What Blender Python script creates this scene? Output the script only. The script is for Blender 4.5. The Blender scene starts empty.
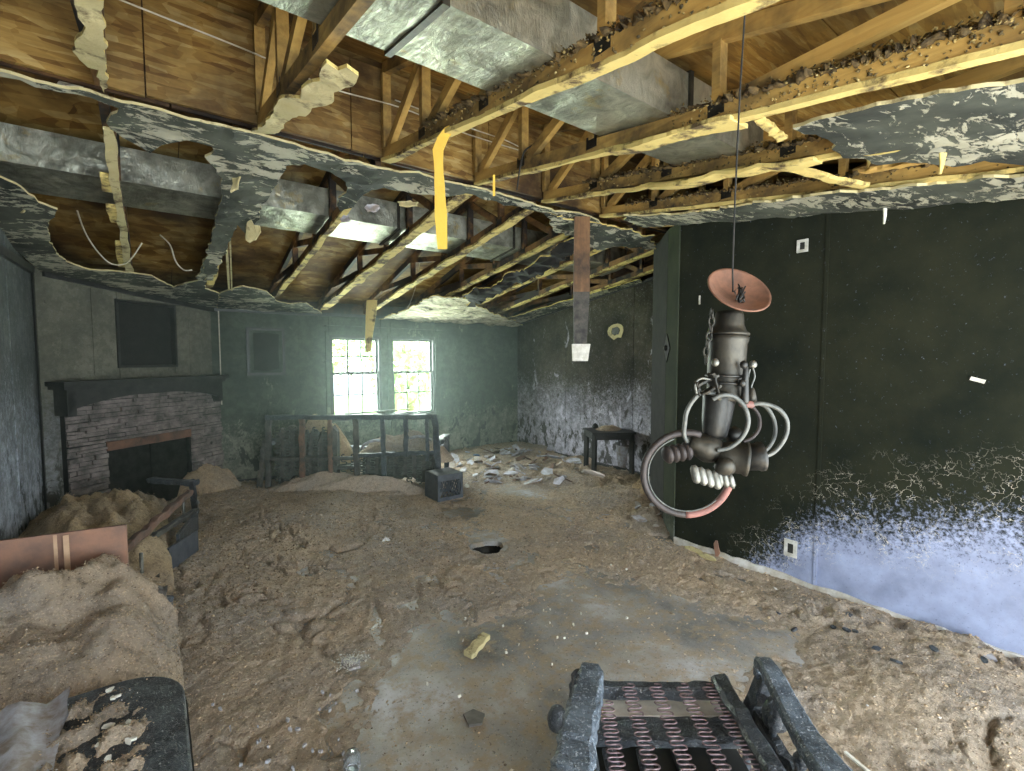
import bpy, bmesh, math, random
import numpy as np
from mathutils import Vector, Matrix, noise as mn
from mathutils.geometry import delaunay_2d_cdt
C = bpy.context.scene.collection
rnd = random.Random(7)
PI = math.pi
# ------------------------------------------------------------------ camera
# house axes: x runs along the window wall, y towards it, z up
YAW = math.radians(36.82); PITCH = math.radians(3.398); EYE = 1.6; F = 480.0
cd = bpy.data.cameras.new('camera'); cd.sensor_width = 36; cd.lens = 36*F/1024; cd.clip_start = .02
cam = bpy.data.objects.new('camera', cd); C.objects.link(cam)
cam.location = (0, 0, EYE); cam.rotation_euler = (PI/2-PITCH, 0, -YAW)
bpy.context.scene.camera = cam
# ------------------------------------------------------------------ world, sun, daylight
W = bpy.data.worlds.new('sky'); bpy.context.scene.world = W; W.use_nodes = True
wn = W.node_tree; wn.nodes.clear()
wo = wn.nodes.new('ShaderNodeOutputWorld'); wb = wn.nodes.new('ShaderNodeBackground')
wb.inputs[0].default_value = (.80, .90, 1.0, 1); wb.inputs[1].default_value = 4.2
wn.links.new(wb.outputs[0], wo.inputs[0])
sd = bpy.data.lights.new('sun', 'SUN'); sd.energy = 70; sd.angle = .02; sd.color = (1, .95, .85)
so = bpy.data.objects.new('sun', sd); C.objects.link(so); so.rotation_euler = (math.radians(28), math.radians(22), 0)
def area(name, loc, rot, sx, sy, e, col, portal=False):
    d = bpy.data.lights.new(name, 'AREA'); d.shape = 'RECTANGLE'; d.size = sx; d.size_y = sy; d.energy = e; d.color = col
    if portal: d.cycles.is_portal = True
    o = bpy.data.objects.new(name, d); C.objects.link(o); o.location = loc; o.rotation_euler = rot
    return o
# daylight through the big opening of the room behind the camera and through the two windows
area('opening_daylight', (1.3, -1.15, 1.15), (math.radians(90), 0, 0), 4.2, 2.1, 72, (.88, .95, 1.0))
area('window_daylight', (2.77, 7.0, 1.3), (math.radians(-90), 0, 0), 1.6, 1.2, 150, (.88, 1.0, .94))
bpy.context.scene.view_settings.view_transform = 'Standard'
bpy.context.scene.view_settings.look = 'None'
bpy.context.scene.view_settings.exposure = .80
bpy.context.scene.view_settings.gamma = 1
# ------------------------------------------------------------------ pixel geometry helpers (survey of the photograph)
RX = Vector((math.cos(YAW), -math.sin(YAW), 0)); FW = Vector((math.sin(YAW), math.cos(YAW), 0)); UP = Vector((0, 0, 1))
EYEV = Vector((0, 0, EYE))
def ray(px, py):
    a = (px-512)/F; b = -(py-385.5)/F
    return RX*a + FW*(math.cos(PITCH)+b*math.sin(PITCH)) + UP*(-math.sin(PITCH)+b*math.cos(PITCH))
def onz(px, py, z=0.0):
    d = ray(px, py); return EYEV + d*((z-EYE)/d.z)
def onplane(px, py, n, D):
    d = ray(px, py); n = Vector(n); return EYEV + d*((D-n.dot(EYEV))/n.dot(d))
def ondepth(px, py, Y):
    d = ray(px, py); return EYEV + d*(Y/d.dot(FW))
def camxy(X, Y, z=0.0): return RX*X + FW*Y + UP*z
RU = 2.88; RZ = 2.80
def zc(y): return RZ - .15*abs(RU-y)
def zt(y): return 3.30 - .26*abs(RU-y)
def onceil(px, py, far, dz=0):
    if far: return onplane(px, py, (0, .15, 1), RZ+.15*RU+dz)
    return onplane(px, py, (0, -.15, 1), RZ-.15*RU+dz)
# ------------------------------------------------------------------ materials
class N:
    def __init__(s, name):
        s.m = bpy.data.materials.new(name); s.m.use_nodes = True; s.t = s.m.node_tree; s.t.nodes.clear()
        s.out = s.n('ShaderNodeOutputMaterial'); s.b = s.n('ShaderNodeBsdfPrincipled'); s.L(s.b.outputs[0], s.out.inputs[0])
    def n(s, t): return s.t.nodes.new(t)
    def L(s, a, b): s.t.links.new(a, b)
    def set(s, inp, v):
        if hasattr(v, 'is_output') or isinstance(v, bpy.types.NodeSocket): s.L(v, inp)
        elif v is not None:
            try: inp.default_value = v
            except Exception: inp.default_value = tuple(v)+(1,)
    def pos(s, world=False):
        if world: return s.n('ShaderNodeNewGeometry').outputs['Position']
        return s.n('ShaderNodeTexCoord').outputs['Object']
    def map(s, v, sc=(1, 1, 1), rot=(0, 0, 0), loc=(0, 0, 0)):
        m = s.n('ShaderNodeMapping'); s.L(v, m.inputs[0]); m.inputs['Scale'].default_value = sc
        m.inputs['Rotation'].default_value = rot; m.inputs['Location'].default_value = loc; return m.outputs[0]
    def noise(s, v, sc, det=4, ro=.6, dist=0, col=False):
        m = s.n('ShaderNodeTexNoise'); s.L(v, m.inputs['Vector']); m.inputs['Scale'].default_value = sc
        m.inputs['Detail'].default_value = det; m.inputs['Roughness'].default_value = ro; m.inputs['Distortion'].default_value = dist
        return m.outputs[1 if col else 0]
    def vor(s, v, sc, feat='F1', out=0, rand=1):
        m = s.n('ShaderNodeTexVoronoi'); m.feature = feat; s.L(v, m.inputs['Vector']); m.inputs['Scale'].default_value = sc
        m.inputs['Randomness'].default_value = rand; return m.outputs[out]
    def ramp(s, f, st, interp='LINEAR'):
        m = s.n('ShaderNodeValToRGB'); s.L(f, m.inputs[0]); e = m.color_ramp; e.interpolation = interp
        while len(e.elements) < len(st): e.elements.new(.5)
        for el, (p, c) in zip(e.elements, st):
            el.position = p; el.color = (c, c, c, 1) if isinstance(c, (int, float)) else tuple(c)+(1,)
        return m.outputs[0]
    def mix(s, f, a, b, mode='MIX'):
        m = s.n('ShaderNodeMix'); m.data_type = 'RGBA'; m.blend_type = mode
        s.set(m.inputs[0], f)
        for i, c in ((6, a), (7, b)):
            if isinstance(c, (tuple, list)): m.inputs[i].default_value = tuple(c)+(1,)
            else: s.L(c, m.inputs[i])
        return m.outputs[2]
    def ma(s, op, a, b=None, clamp=False):
        m = s.n('ShaderNodeMath'); m.operation = op; m.use_clamp = clamp
        s.set(m.inputs[0], a)
        if b is not None: s.set(m.inputs[1], b)
        return m.outputs[0]
    def sep(s, v):
        m = s.n('ShaderNodeSeparateXYZ'); s.L(v, m.inputs[0]); return m.outputs
    def rng(s, v, a, b, c=0, d=1):
        m = s.n('ShaderNodeMapRange'); s.L(v, m.inputs[0])
        for i, x in enumerate((a, b, c, d)): m.inputs[i+1].default_value = x
        return m.outputs[0]
    def attr(s, name):
        m = s.n('ShaderNodeAttribute'); m.attribute_name = name; return m.outputs['Fac']
    def bump(s, h, st=.5, d=.01, prev=None):
        m = s.n('ShaderNodeBump'); m.inputs['Strength'].default_value = st; m.inputs['Distance'].default_value = d
        s.L(h, m.inputs['Height'])
        if prev is not None: s.L(prev, m.inputs['Normal'])
        return m.outputs[0]
    def fin(s, col=None, rough=.8, metal=0, nrm=None, spec=None):
        s.set(s.b.inputs['Base Color'], tuple(col)+(1,) if isinstance(col, (tuple, list)) else col)
        s.set(s.b.inputs['Roughness'], rough); s.set(s.b.inputs['Metallic'], metal)
        if nrm is not None: s.L(nrm, s.b.inputs['Normal'])
        if spec is not None: s.b.inputs['Specular IOR Level'].default_value = spec
        return s.m
M = {}
def wood(name, a, b, soot, char=(.02, .016, .012), sc=1.0, axis=1, rough=.75):
    m = N(name); p = m.pos(); s = [18, 18, 18]; s[axis] = 1.2
    g = m.noise(m.map(p, s), sc*2, 6, .65, .6)
    c = m.mix(m.ramp(g, [(.3, 0.), (.7, 1.)]), a, b)
    so_ = m.ramp(m.noise(p, 2.2*sc, 5, .65), [(soot, 1.), (min(soot+.22, 1), 0.)])
    c = m.mix(so_, c, char)
    return m.fin(c, rough, 0, m.bump(g, .5, .004))
M['pine'] = wood('yellowed_pine', (.52, .34, .09), (.36, .21, .05), .35)
M['pine_far'] = wood('smoked_pine', (.42, .22, .06), (.20, .09, .025), .42)
M['pine_dark'] = wood('sooty_pine', (.16, .08, .03), (.07, .035, .015), .45)
def gyp(name, a, b, dk=(.10, .07, .03), lim=.36):
    m = N(name); p = m.pos(); c = m.mix(m.noise(p, 9, 5), a, b)
    c = m.mix(m.ramp(m.noise(p, 5, 6, .7), [(lim, 1.), (lim+.1, 0.)]), c, dk)
    return m.fin(c, .9, 0, m.bump(m.noise(p, 60, 4), .6, .006))
M['gyp'] = gyp('yellowed_gypsum', (.68, .56, .20), (.50, .37, .11), (.09, .06, .025), .40)
M['gyp_pale'] = gyp('pale_gypsum', (.58, .52, .30), (.42, .35, .15), lim=.36)
M['foam'] = gyp('yellow_foam', (.74, .50, .08), (.60, .37, .05), lim=.2)
def osb(name, cols, soot, char, wx=True):
    m = N(name); p = m.pos()
    q = m.map(p, (3.2, 4, 26) if wx else (3.2, 24, 5), (0, 0, 0))
    w = m.noise(p, 3, 2, .5, 0, True)
    q = m.mix(.25, q, w, 'ADD')
    v = m.vor(q, 1.6, 'F1', 1); hv = m.sep(v)[0]
    q2 = m.map(q, (2.3, 1.3, .6), (.4, .5, .6)); hv2 = m.sep(m.vor(q2, 1.9, 'F1', 1))[1]
    c = m.ramp(m.ma('ADD', m.ma('MULTIPLY', hv, .6), m.ma('MULTIPLY', hv2, .4)), [(0., cols[0]), (.35, cols[1]), (.65, cols[2]), (1., cols[3])])
    c = m.mix(.45, c, m.ramp(m.noise(m.map(p, (8, 60, 60) if not wx else (8, 8, 90)), 1, 4), [(.3, .45), (.7, 1.)]), 'MULTIPLY')
    sf = m.ramp(m.noise(p, 1.1, 6, .62), [(soot, 1.), (soot+.25, 0.)])
    c = m.mix(sf, c, char)
    return m.fin(c, .7, 0, m.bump(hv2, .35, .004), .3)
M['osb_beam'] = osb('heat_browned_osb', [(.13, .060, .012), (.27, .155, .035), (.38, .245, .07), (.52, .39, .16)], .37, (.045, .026, .012))
M['osb_deck'] = osb('orange_osb', [(.22, .11, .02), (.38, .20, .035), (.48, .28, .06), (.60, .42, .15)], .36, (.05, .03, .012), False)
M['osb_dark'] = osb('scorched_osb', [(.03, .014, .006), (.10, .045, .014), (.16, .075, .022), (.30, .16, .05)], .44, (.015, .01, .006))
def foil():
    m = N('duct_foil'); p = m.pos()
    w = m.noise(m.map(p, (40, 12, 12)), 1, 5, .7, 1.5); w2 = m.noise(p, 9, 5, .6, 1.)
    c = m.mix(m.ramp(w2, [(.35, 0.), (.65, 1.)]), (.56, .57, .46), (.30, .31, .24))
    s = m.ramp(m.noise(p, 2.7, 6, .7), [(.38, 1.), (.55, 0.)])
    c = m.mix(m.ma('MULTIPLY', s, .75), c, (.11, .11, .09))
    c = m.mix(m.ramp(m.noise(p, 4.1, 5, .7), [(.60, 0.), (.72, .7)]), c, (.50, .36, .10))
    return m.fin(c, .38, .8, m.bump(w, .5, .012, m.bump(w2, .4, .02)))
M['foil'] = foil()
def simple(name, c1, c2, sc=8, rough=.8, metal=0, bump=.3, bs=40, det=5):
    m = N(name); p = m.pos(); c = m.mix(m.ramp(m.noise(p, sc, det, .65), [(.35, 0.), (.65, 1.)]), c1, c2)
    return m.fin(c, rough, metal, m.bump(m.noise(p, bs, 5), bump, .005))
def ceilboard():
    m = N('peeling_sooty_ceiling_paint'); p = m.pos(True)
    q = m.map(p, (9, 20, 9), (0, 0, .5)); a = m.noise(q, 1, 8, .70, .8)
    b = m.noise(p, 3.0, 5, .6)
    f = m.ramp(m.ma('ADD', a, m.ma('MULTIPLY', m.ma('SUBTRACT', b, .5), .7)), [(.525, 0.), (.55, 1.)])
    c = m.mix(m.ramp(m.noise(p, 2.2, 5), [(.4, 0.), (.65, 1.)]), (.020, .024, .018), (.085, .095, .07))
    pale = m.mix(m.noise(p, 14, 4), (.50, .48, .36), (.24, .24, .17))
    c = m.mix(f, c, pale)
    return m.fin(c, .8, 0, m.bump(f, .8, .006, m.bump(m.noise(p, 40, 4), .4, .004)))
M['ceil'] = ceilboard()
def ceilpale():
    m = N('smoked_tan_ceiling_texture'); p = m.pos(True)
    a = m.noise(m.map(p, (6, 14, 6)), 1, 7, .7, 1.)
    c = m.ramp(a, [(.36, (.06, .06, .045)), (.46, (.30, .28, .18)), (.6, (.62, .58, .42))])
    return m.fin(c, .85, 0, m.bump(a, .9, .012))
M['ceil_tan'] = ceilpale()
def wallmat(name, top, mid, low, z0, z1, speck=.5, crack=True, xg=None, soft=.5, amp=1.0, blotch=None, ro=.85):
    """soot film that thins towards the floor, as smoke layers do: bare paint shows below"""
    m = N(name); p = m.pos(True); s = m.sep(p)
    big = m.noise(p, 1.1, 5, .6); fine = m.noise(p, 22, 5, .7); drip = m.noise(m.map(p, (9, 9, 1.6)), 1, 5, .65)
    h = m.ma('ADD', s[2], m.ma('MULTIPLY', m.ma('SUBTRACT', big, .5), -.75*amp))
    h = m.ma('ADD', h, m.ma('MULTIPLY', m.ma('SUBTRACT', drip, .5), -.35*amp))
    if xg:
        h = m.ma('ADD', h, m.ma('MULTIPLY', m.ma('SUBTRACT', s[xg[0]], xg[2]), xg[1]))
        h = m.ma('ADD', h, m.ma('MULTIPLY', m.ma('MAXIMUM', m.ma('SUBTRACT', s[xg[0]], xg[3]), 0.0), xg[4]))
    f = m.rng(h, z0, z1)
    fm = m.ma('ADD', f, m.ma('MULTIPLY', m.ma('SUBTRACT', m.noise(p, 38, 6, .8), .5), 2.2))
    dark = m.mix(m.ramp(m.noise(p, 2.4, 6, .65), [(.3, 0.), (.7, 1.)]), top, mid)
    lowc = m.mix(m.ramp(m.noise(p, 4, 5, .6), [(.4, 0.), (.7, 1.)]), low, tuple(x*.6 for x in low))
    edge = m.ramp(fm, [(.5-soft*.5, 0.), (.5+soft*.5, 1.)])
    c = m.mix(edge, lowc, dark)
    sp = m.ramp(m.noise(p, 60, 3, .8), [(.60+.1*(1-speck), 0.), (.66+.1*(1-speck), 1.)])
    spk = m.ma('MULTIPLY', sp, m.ramp(f, [(0., .35), (.5, 1.), (1., .0)]))
    c = m.mix(spk, c, tuple(x*.25 for x in mid))
    nb = m.bump(fine, .25, .004)
    if crack:
        qq = m.mix(.35, p, m.noise(p, 6, 4, .6, 0, True), 'ADD')
        e = m.vor(qq, 11, 'DISTANCE_TO_EDGE'); cr = m.ramp(e, [(.0, 1.), (.018, 0.)])
        band = m.ramp(m.rng(h, z0-.15, z1+.35), [(.1, 0.), (.3, 1.), (.6, 1.), (.85, 0.)])
        cf = m.ma('MULTIPLY', m.ma('MULTIPLY', cr, band), m.ramp(m.noise(p, 5, 3), [(.42, 0.), (.55, 1.)]))
        c = m.mix(cf, c, (.62, .58, .48)); nb = m.bump(cr, .3, .003, nb)
    if blotch:
        bz, bc, bd = blotch; q = m.map(p, (1, 1, .45)); bn = m.noise(q, 5, 8, .7, .6); lim = m.rng(s[2], bz, bz+1.1)
        bf = m.ramp(m.ma('SUBTRACT', bn, m.ma('MULTIPLY', lim, .16)), [(.47, 0.), (.50, 1.)])
        c = m.mix(m.ma('MULTIPLY', bf, .75), c, bc); nb = m.bump(bf, .4, .004, nb)
        b2 = m.ramp(m.ma('SUBTRACT', m.noise(m.map(p, (1, 1, .6)), 6.5, 7, .65, .4), m.ma('MULTIPLY', lim, .18)), [(.50, 0.), (.53, .9)])
        c = m.mix(b2, c, bd)
        c = m.mix(m.ramp(m.noise(p, 13, 7, .75), [(.42, .55), (.56, 0.)]), c, tuple(x*.35 for x in mid))
    gl = m.ramp(m.noise(p, 45, 3, .7), [(.70, 0.), (.76, .5)])
    c = m.mix(m.ma('MULTIPLY', gl, .5), c, (.20, .19, .13))
    return m.fin(c, ro, 0, nb, .15)
M['wall_near'] = wallmat('black_sooted_wall', (.006, .009, .006), (.020, .022, .012), (.33, .38, .54), .42, .94, .8, True, xg=(1, .18, .35, 1.25, .9), soft=.45, amp=.6)
M['wall_far'] = wallmat('smoke_browned_wall', (.022, .022, .016), (.105, .095, .070), (.54, .54, .61), .35, 1.45, .9, False, soft=.8, blotch=(.2, (.60, .60, .68), (.06, .056, .045)))
M['wall_back'] = wallmat('green_grey_smoked_wall', (.040, .052, .042), (.095, .112, .084), (.20, .21, .16), .15, 1.0, .9, False, soft=.3, blotch=(.1, (.24, .25, .19), (.028, .034, .03)))
M['wall_fire'] = wallmat('smoke_dulled_panel_wall', (.070, .074, .056), (.21, .21, .155), (.30, .32, .33), .1, 1.4, .7, False, soft=.8, blotch=(.0, (.20, .20, .15), (.05, .05, .04)))
M['wall_left'] = wallmat('bluish_streaked_wall', (.065, .077, .072), (.17, .185, .175), (.48, .52, .60), .3, 1.6, .5, False, soft=.8, blotch=(.2, (.40, .43, .48), (.05, .055, .055)))
M['door_green'] = wallmat('soot_green_door_face', (.020, .028, .018), (.045, .052, .032), (.10, .11, .09), .0, .4, .5, False)
M['soot'] = simple('matte_soot', (.010, .011, .009), (.022, .022, .018), 8, .9)
M['black_trim'] = simple('blackened_trim', (.012, .013, .012), (.035, .036, .032), 10, .5)
M['white_trim'] = simple('chipped_white_baseboard', (.70, .69, .66), (.42, .38, .30), 9, .6)
M['paper'] = simple('torn_white_paper', (.75, .74, .66), (.5, .48, .4), 20, .9)
def char():
    m = N('alligatored_char'); p = m.pos()
    e = m.vor(m.mix(.15, p, m.noise(p, 20, 3, .5, 0, True), 'ADD'), 55, 'DISTANCE_TO_EDGE')
    c = m.mix(m.ramp(m.noise(p, 14, 6, .7), [(.4, 0.), (.7, 1.)]), (.018, .022, .026), (.07, .085, .10))
    ash = m.ramp(m.noise(p, 90, 3, .8), [(.62, 0.), (.70, 1.)]); c = m.mix(m.ma('MULTIPLY', ash, .6), c, (.42, .44, .44))
    return m.fin(c, .42, 0, m.bump(m.ramp(e, [(0., 0.), (.12, 1.)]), .7, .004), .6)
M['char'] = char()
def ashchar():
    m = N('ash_dusted_char'); p = m.pos()
    e = m.vor(m.mix(.15, p, m.noise(p, 20, 3, .5, 0, True), 'ADD'), 60, 'DISTANCE_TO_EDGE')
    c = m.mix(m.ramp(m.noise(p, 10, 6, .7), [(.4, 0.), (.65, 1.)]), (.035, .05, .065), (.13, .165, .20))
    c = m.mix(m.ramp(m.noise(p, 110, 3, .8), [(.56, 0.), (.64, .8)]), c, (.38, .42, .46))
    c = m.mix(m.ramp(e, [(0., .8), (.05, 0.)]), c, (.015, .018, .02))
    return m.fin(c, .55, 0, m.bump(m.ramp(e, [(0., 0.), (.12, 1.)]), .7, .004), .5)
M['ash_char'] = ashchar()
M['char_dull'] = simple('dusty_char', (.022, .022, .020), (.09, .082, .066), 12, .75)
M['char_brown'] = simple('red_brown_burnt_wood', (.20, .10, .06), (.05, .04, .03), 6, .8)
M['spring'] = simple('rusty_spring_wire', (.30, .22, .24), (.12, .085, .085), 40, .45, .5)
M['spring_dark'] = simple('sooty_spring_wire', (.09, .10, .08), (.03, .035, .03), 30, .6, .3)
def insul(name, a, b, dk, sc=1.0):
    m = N(name); p = m.pos(True)
    n1 = m.noise(p, 26*sc, 7, .75); n2 = m.noise(p, 1.8, 5, .6); n3 = m.noise(p, 110*sc, 4, .7)
    c = m.mix(m.ramp(n2, [(.35, 0.), (.65, 1.)]), a, b)
    c = m.mix(m.ramp(m.noise(p, .9, 6, .65), [(.46, 0.), (.62, .65)]), c, tuple((x+y)*.5 for x, y in zip(b, (.30, .31, .32))))
    c = m.mix(m.ramp(n1, [(.32, .8), (.50, .0)]), c, dk)  # bump hollows darkened: charred bits plus shade painted into the colour
    c = m.mix(m.ramp(n3, [(.54, 0.), (.66, .7)]), c, tuple(min(1, x*1.55) for x in a))
    c = m.mix(m.ramp(m.noise(p, 160, 2, .6), [(.68, 0.), (.74, .55)]), c, (.6, .6, .6))
    return m.fin(c, .95, 0, m.bump(n1, 1., .018, m.bump(n3, 1., .012)))
M['insul'] = insul('loose_cellulose_insulation', (.52, .41, .285), (.40, .335, .265), (.16, .13, .10))
M['insul_tan'] = insul('tan_cellulose_insulation', (.52, .39, .225), (.40, .30, .19), (.14, .10, .06))
def crumbmat(name, cols):
    m = N(name); r = m.n('ShaderNodeNewGeometry').outputs['Random Per Island']
    return m.fin(m.ramp(r, cols), .95)
M['crust'] = simple('golden_brown_insulation_crust', (.15, .10, .035), (.045, .032, .014), 30, .95, 0, 1., 70)
M['drywall_white'] = simple('bluish_white_drywall', (.66, .68, .76), (.38, .37, .38), 10, .85)
M['tile'] = simple('grimy_tile', (.15, .14, .125), (.09, .085, .075), 20, .6)
M['crumb'] = crumbmat('insulation_crumbs', [(0., (.14, .105, .075)), (.35, (.36, .27, .175)), (.7, (.52, .39, .25)), (.95, (.62, .48, .31)), (1., (.70, .68, .64))])
M['crumb_y'] = crumbmat('golden_insulation_crumbs', [(0., (.04, .03, .014)), (.5, (.16, .115, .04)), (.85, (.32, .23, .075)), (1., (.50, .40, .17))])
def floormat():
    m = N('grimy_grey_floor'); p = m.pos(True)
    a = m.noise(p, 1.6, 6, .62, .3); b = m.noise(p, 9, 6, .7); s = m.noise(p, 75, 4, .8)
    c = m.ramp(a, [(.34, (.14, .14, .13)), (.45, (.25, .245, .23)), (.54, (.33, .31, .27)), (.66, (.46, .465, .48))])
    c = m.mix(m.ramp(b, [(.46, 0.), (.60, .8)]), c, (.34, .27, .18))
    c = m.mix(m.ramp(s, [(.58, 0.), (.68, .7)]), c, (.46, .46, .46))
    c = m.mix(m.ramp(m.noise(p, 50, 4, .8), [(.34, .8), (.42, 0.)]), c, (.05, .045, .04))
    return m.fin(c, m.ramp(b, [(.4, .42), (.6, .8)]), 0, m.bump(s, .4, .006), .4)
M['floor'] = floormat()
M['stone'] = simple('smoked_ledge_stone', (.27, .235, .21), (.075, .066, .058), 9, .85, 0, .8, 30)
M['iron'] = simple('blackened_iron', (.05, .05, .045), (.018, .018, .016), 12, .45, .7)
M['iron_worn'] = simple('burnt_brass_lamp_metal', (.065, .058, .042), (.022, .022, .018), 14, .5, .6)
M['rust'] = simple('orange_rusted_steel', (.20, .095, .055), (.10, .05, .03), 18, .8, .2)
M['rust_red'] = simple('reddish_baked_tube', (.22, .085, .065), (.12, .06, .05), 20, .7)
M['tube'] = simple('scorched_tube', (.045, .036, .032), (.022, .018, .016), 22, .6, .3)
M['tube_grey'] = simple('greyed_tube', (.14, .145, .13), (.05, .055, .05), 20, .6, .4)
M['silver'] = simple('dull_silver_metal', (.26, .26, .23), (.12, .12, .10), 16, .5, .7)
M['plastic'] = simple('scorched_black_plastic', (.045, .052, .06), (.085, .095, .105), 12, .5)
M['ply'] = simple('rusty_pink_plywood', (.36, .19, .12), (.17, .115, .09), 4, .8)
M['tape'] = simple('tan_stripe', (.62, .42, .26), (.5, .32, .2), 12, .8)
M['cable'] = simple('dusty_white_cable', (.55, .52, .42), (.35, .32, .22), 12, .7)
M['plate'] = simple('white_outlet_plate', (.62, .62, .58), (.35, .34, .28), 18, .5)
M['board'] = simple('pale_dusty_board', (.56, .52, .46), (.36, .32, .27), 9, .8)
M['drywall'] = simple('pale_drywall_scrap', (.46, .48, .53), (.24, .20, .16), 16, .9)
M['blue'] = simple('faded_blue_scrap', (.10, .20, .42), (.2, .28, .4), 9, .8)
M['foliage'] = simple('sunlit_leaves', (.50, .66, .32), (.26, .44, .14), 3, .6)
M['bark'] = simple('tree_bark', (.18, .13, .09), (.08, .06, .04), 8, .9)
M['grass'] = simple('lawn', (.20, .36, .10), (.14, .25, .06), 1, .9)
def glass():
    m = N('dusty_window_glass'); mt = m.m; t = m.t
    tr = m.n('ShaderNodeBsdfTransparent'); gl = m.n('ShaderNodeBsdfGlossy'); gl.inputs['Roughness'].default_value = .05
    mx = m.n('ShaderNodeMixShader'); mx.inputs[0].default_value = .07
    m.L(tr.outputs[0], mx.inputs[1]); m.L(gl.outputs[0], mx.inputs[2]); m.L(mx.outputs[0], m.out.inputs[0]); return mt
M['glass'] = glass()
def jarglass():
    m = N('clouded_jar_glass'); m.fin((.75, .8, .82), .12); m.b.inputs['Transmission Weight'].default_value = .8; return m.m
M['jar'] = jarglass()
# ------------------------------------------------------------------ mesh builder
class MB:
    def __init__(s): s.v = []; s.f = []; s.mi = []
    def add(s, vs, fs, mi=0):
        o = len(s.v); s.v += [tuple(v) for v in vs]; s.f += [tuple(i+o for i in f) for f in fs]; s.mi += [mi]*len(fs); return s
    def box(s, c, size, rot=None, mi=0):
        hx, hy, hz = (x/2 for x in size); R = rot or Matrix.Identity(3); c = Vector(c)
        vs = [c+R@Vector((x, y, z)) for x in (-hx, hx) for y in (-hy, hy) for z in (-hz, hz)]
        return s.add(vs, [(0, 1, 3, 2), (4, 6, 7, 5), (0, 4, 5, 1), (2, 3, 7, 6), (0, 2, 6, 4), (1, 5, 7, 3)], mi)
    def b2(s, a, b, mi=0):
        return s.box([(x+y)/2 for x, y in zip(a, b)], [abs(x-y) for x, y in zip(a, b)], None, mi)
    def bar(s, a, b, w, h, up=(0, 0, 1), mi=0, w2=None, h2=None):
        a = Vector(a); b = Vector(b); d = (b-a).normalized(); u = Vector(up)
        x = d.cross(u)
        if x.length < 1e-4: x = d.cross(Vector((1, 0, 0)))
        x.normalize(); y = x.cross(d); w2 = w2 or w; h2 = h2 or h
        vs = [a+x*(i*w/2)+y*(j*h/2) for i, j in ((-1, -1), (1, -1), (1, 1), (-1, 1))]+[b+x*(i*w2/2)+y*(j*h2/2) for i, j in ((-1, -1), (1, -1), (1, 1), (-1, 1))]
        return s.add(vs, [(3, 2, 1, 0), (4, 5, 6, 7), (0, 1, 5, 4), (1, 2, 6, 5), (2, 3, 7, 6), (3, 0, 4, 7)], mi)
    def roughbar(s, a, b, w, h, seg=10, j=.12, up=(0, 0, 1), seed=0, mi=0):
        """bar with charred, uneven edges"""
        a = Vector(a); b = Vector(b); d = (b-a).normalized(); u = Vector(up); x = d.cross(u)
        if x.length < 1e-4: x = d.cross(Vector((1, 0, 0)))
        x.normalize(); y = x.cross(d); r = random.Random(seed); vs = []; prof = [(-1, -.7), (-.7, -1), (.7, -1), (1, -.7), (1, .7), (.7, 1), (-.7, 1), (-1, .7)]
        for k in range(seg+1):
            p = a.lerp(b, k/seg); wob = x*(r.uniform(-1, 1)*w*j*.5)+y*(r.uniform(-1, 1)*h*j*.5)
            for i, q in prof: vs.append(p+wob+x*(i*w/2*(1+r.uniform(-j, j)))+y*(q*h/2*(1+r.uniform(-j, j))))
        n = 8; fs = [tuple(range(n-1, -1, -1)), tuple(range(seg*n, seg*n+n))]
        for k in range(seg):
            for i in range(n): fs.append((k*n+i, k*n+(i+1) % n, (k+1)*n+(i+1) % n, (k+1)*n+i))
        return s.add(vs, fs, mi)
    def tube(s, path, r, n=8, mi=0, closed=False):
        P = [Vector(p) for p in path]; m = len(P); rs = r if isinstance(r, (list, tuple)) else [r]*m
        vs = []; px = None
        for k in range(m):
            if closed: t = P[(k+1) % m]-P[k-1]
            else: t = P[min(k+1, m-1)]-P[max(k-1, 0)]
            t.normalize()
            if px is None:
                px = t.cross(Vector((0, 0, 1)));
                if px.length < .1: px = t.cross(Vector((1, 0, 0)))
            px = (px-t*px.dot(t)).normalized(); py = t.cross(px)
            for i in range(n):
                a = 2*PI*i/n; vs.append(P[k]+(px*math.cos(a)+py*math.sin(a))*rs[k])
        fs = []
        for k in range(m if closed else m-1):
            k2 = (k+1) % m
            for i in range(n): fs.append((k*n+i, k*n+(i+1) % n, k2*n+(i+1) % n, k2*n+i))
        if not closed: fs += [tuple(range(n-1, -1, -1)), tuple(range((m-1)*n, m*n))]
        return s.add(vs, fs, mi)
    def lathe(s, prof, org=(0, 0, 0), rot=None, n=24, mi=0, cap=True):
        """prof: list of (radius, height) turned about local z"""
        R = rot or Matrix.Identity(3); o = Vector(org); vs = []
        for r, h in prof:
            for i in range(n): a = 2*PI*i/n; vs.append(o+R@Vector((r*math.cos(a), r*math.sin(a), h)))
        fs = []
        for k in range(len(prof)-1):
            for i in range(n): fs.append((k*n+i, k*n+(i+1) % n, (k+1)*n+(i+1) % n, (k+1)*n+i))
        if cap: fs += [tuple(range(n-1, -1, -1)), tuple(range((len(prof)-1)*n, len(prof)*n))]
        return s.add(vs, fs, mi)
    def prism(s, poly, z0, z1, rot=None, org=(0, 0, 0), mi=0):
        R = rot or Matrix.Identity(3); o = Vector(org); n = len(poly)
        vs = [o+R@Vector((x, y, z0)) for x, y in poly]+[o+R@Vector((x, y, z1)) for x, y in poly]
        return s.add(vs, [tuple(range(n-1, -1, -1)), tuple(range(n, 2*n))]+[(i, (i+1) % n, (i+1) % n+n, i+n) for i in range(n)], mi)
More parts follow.
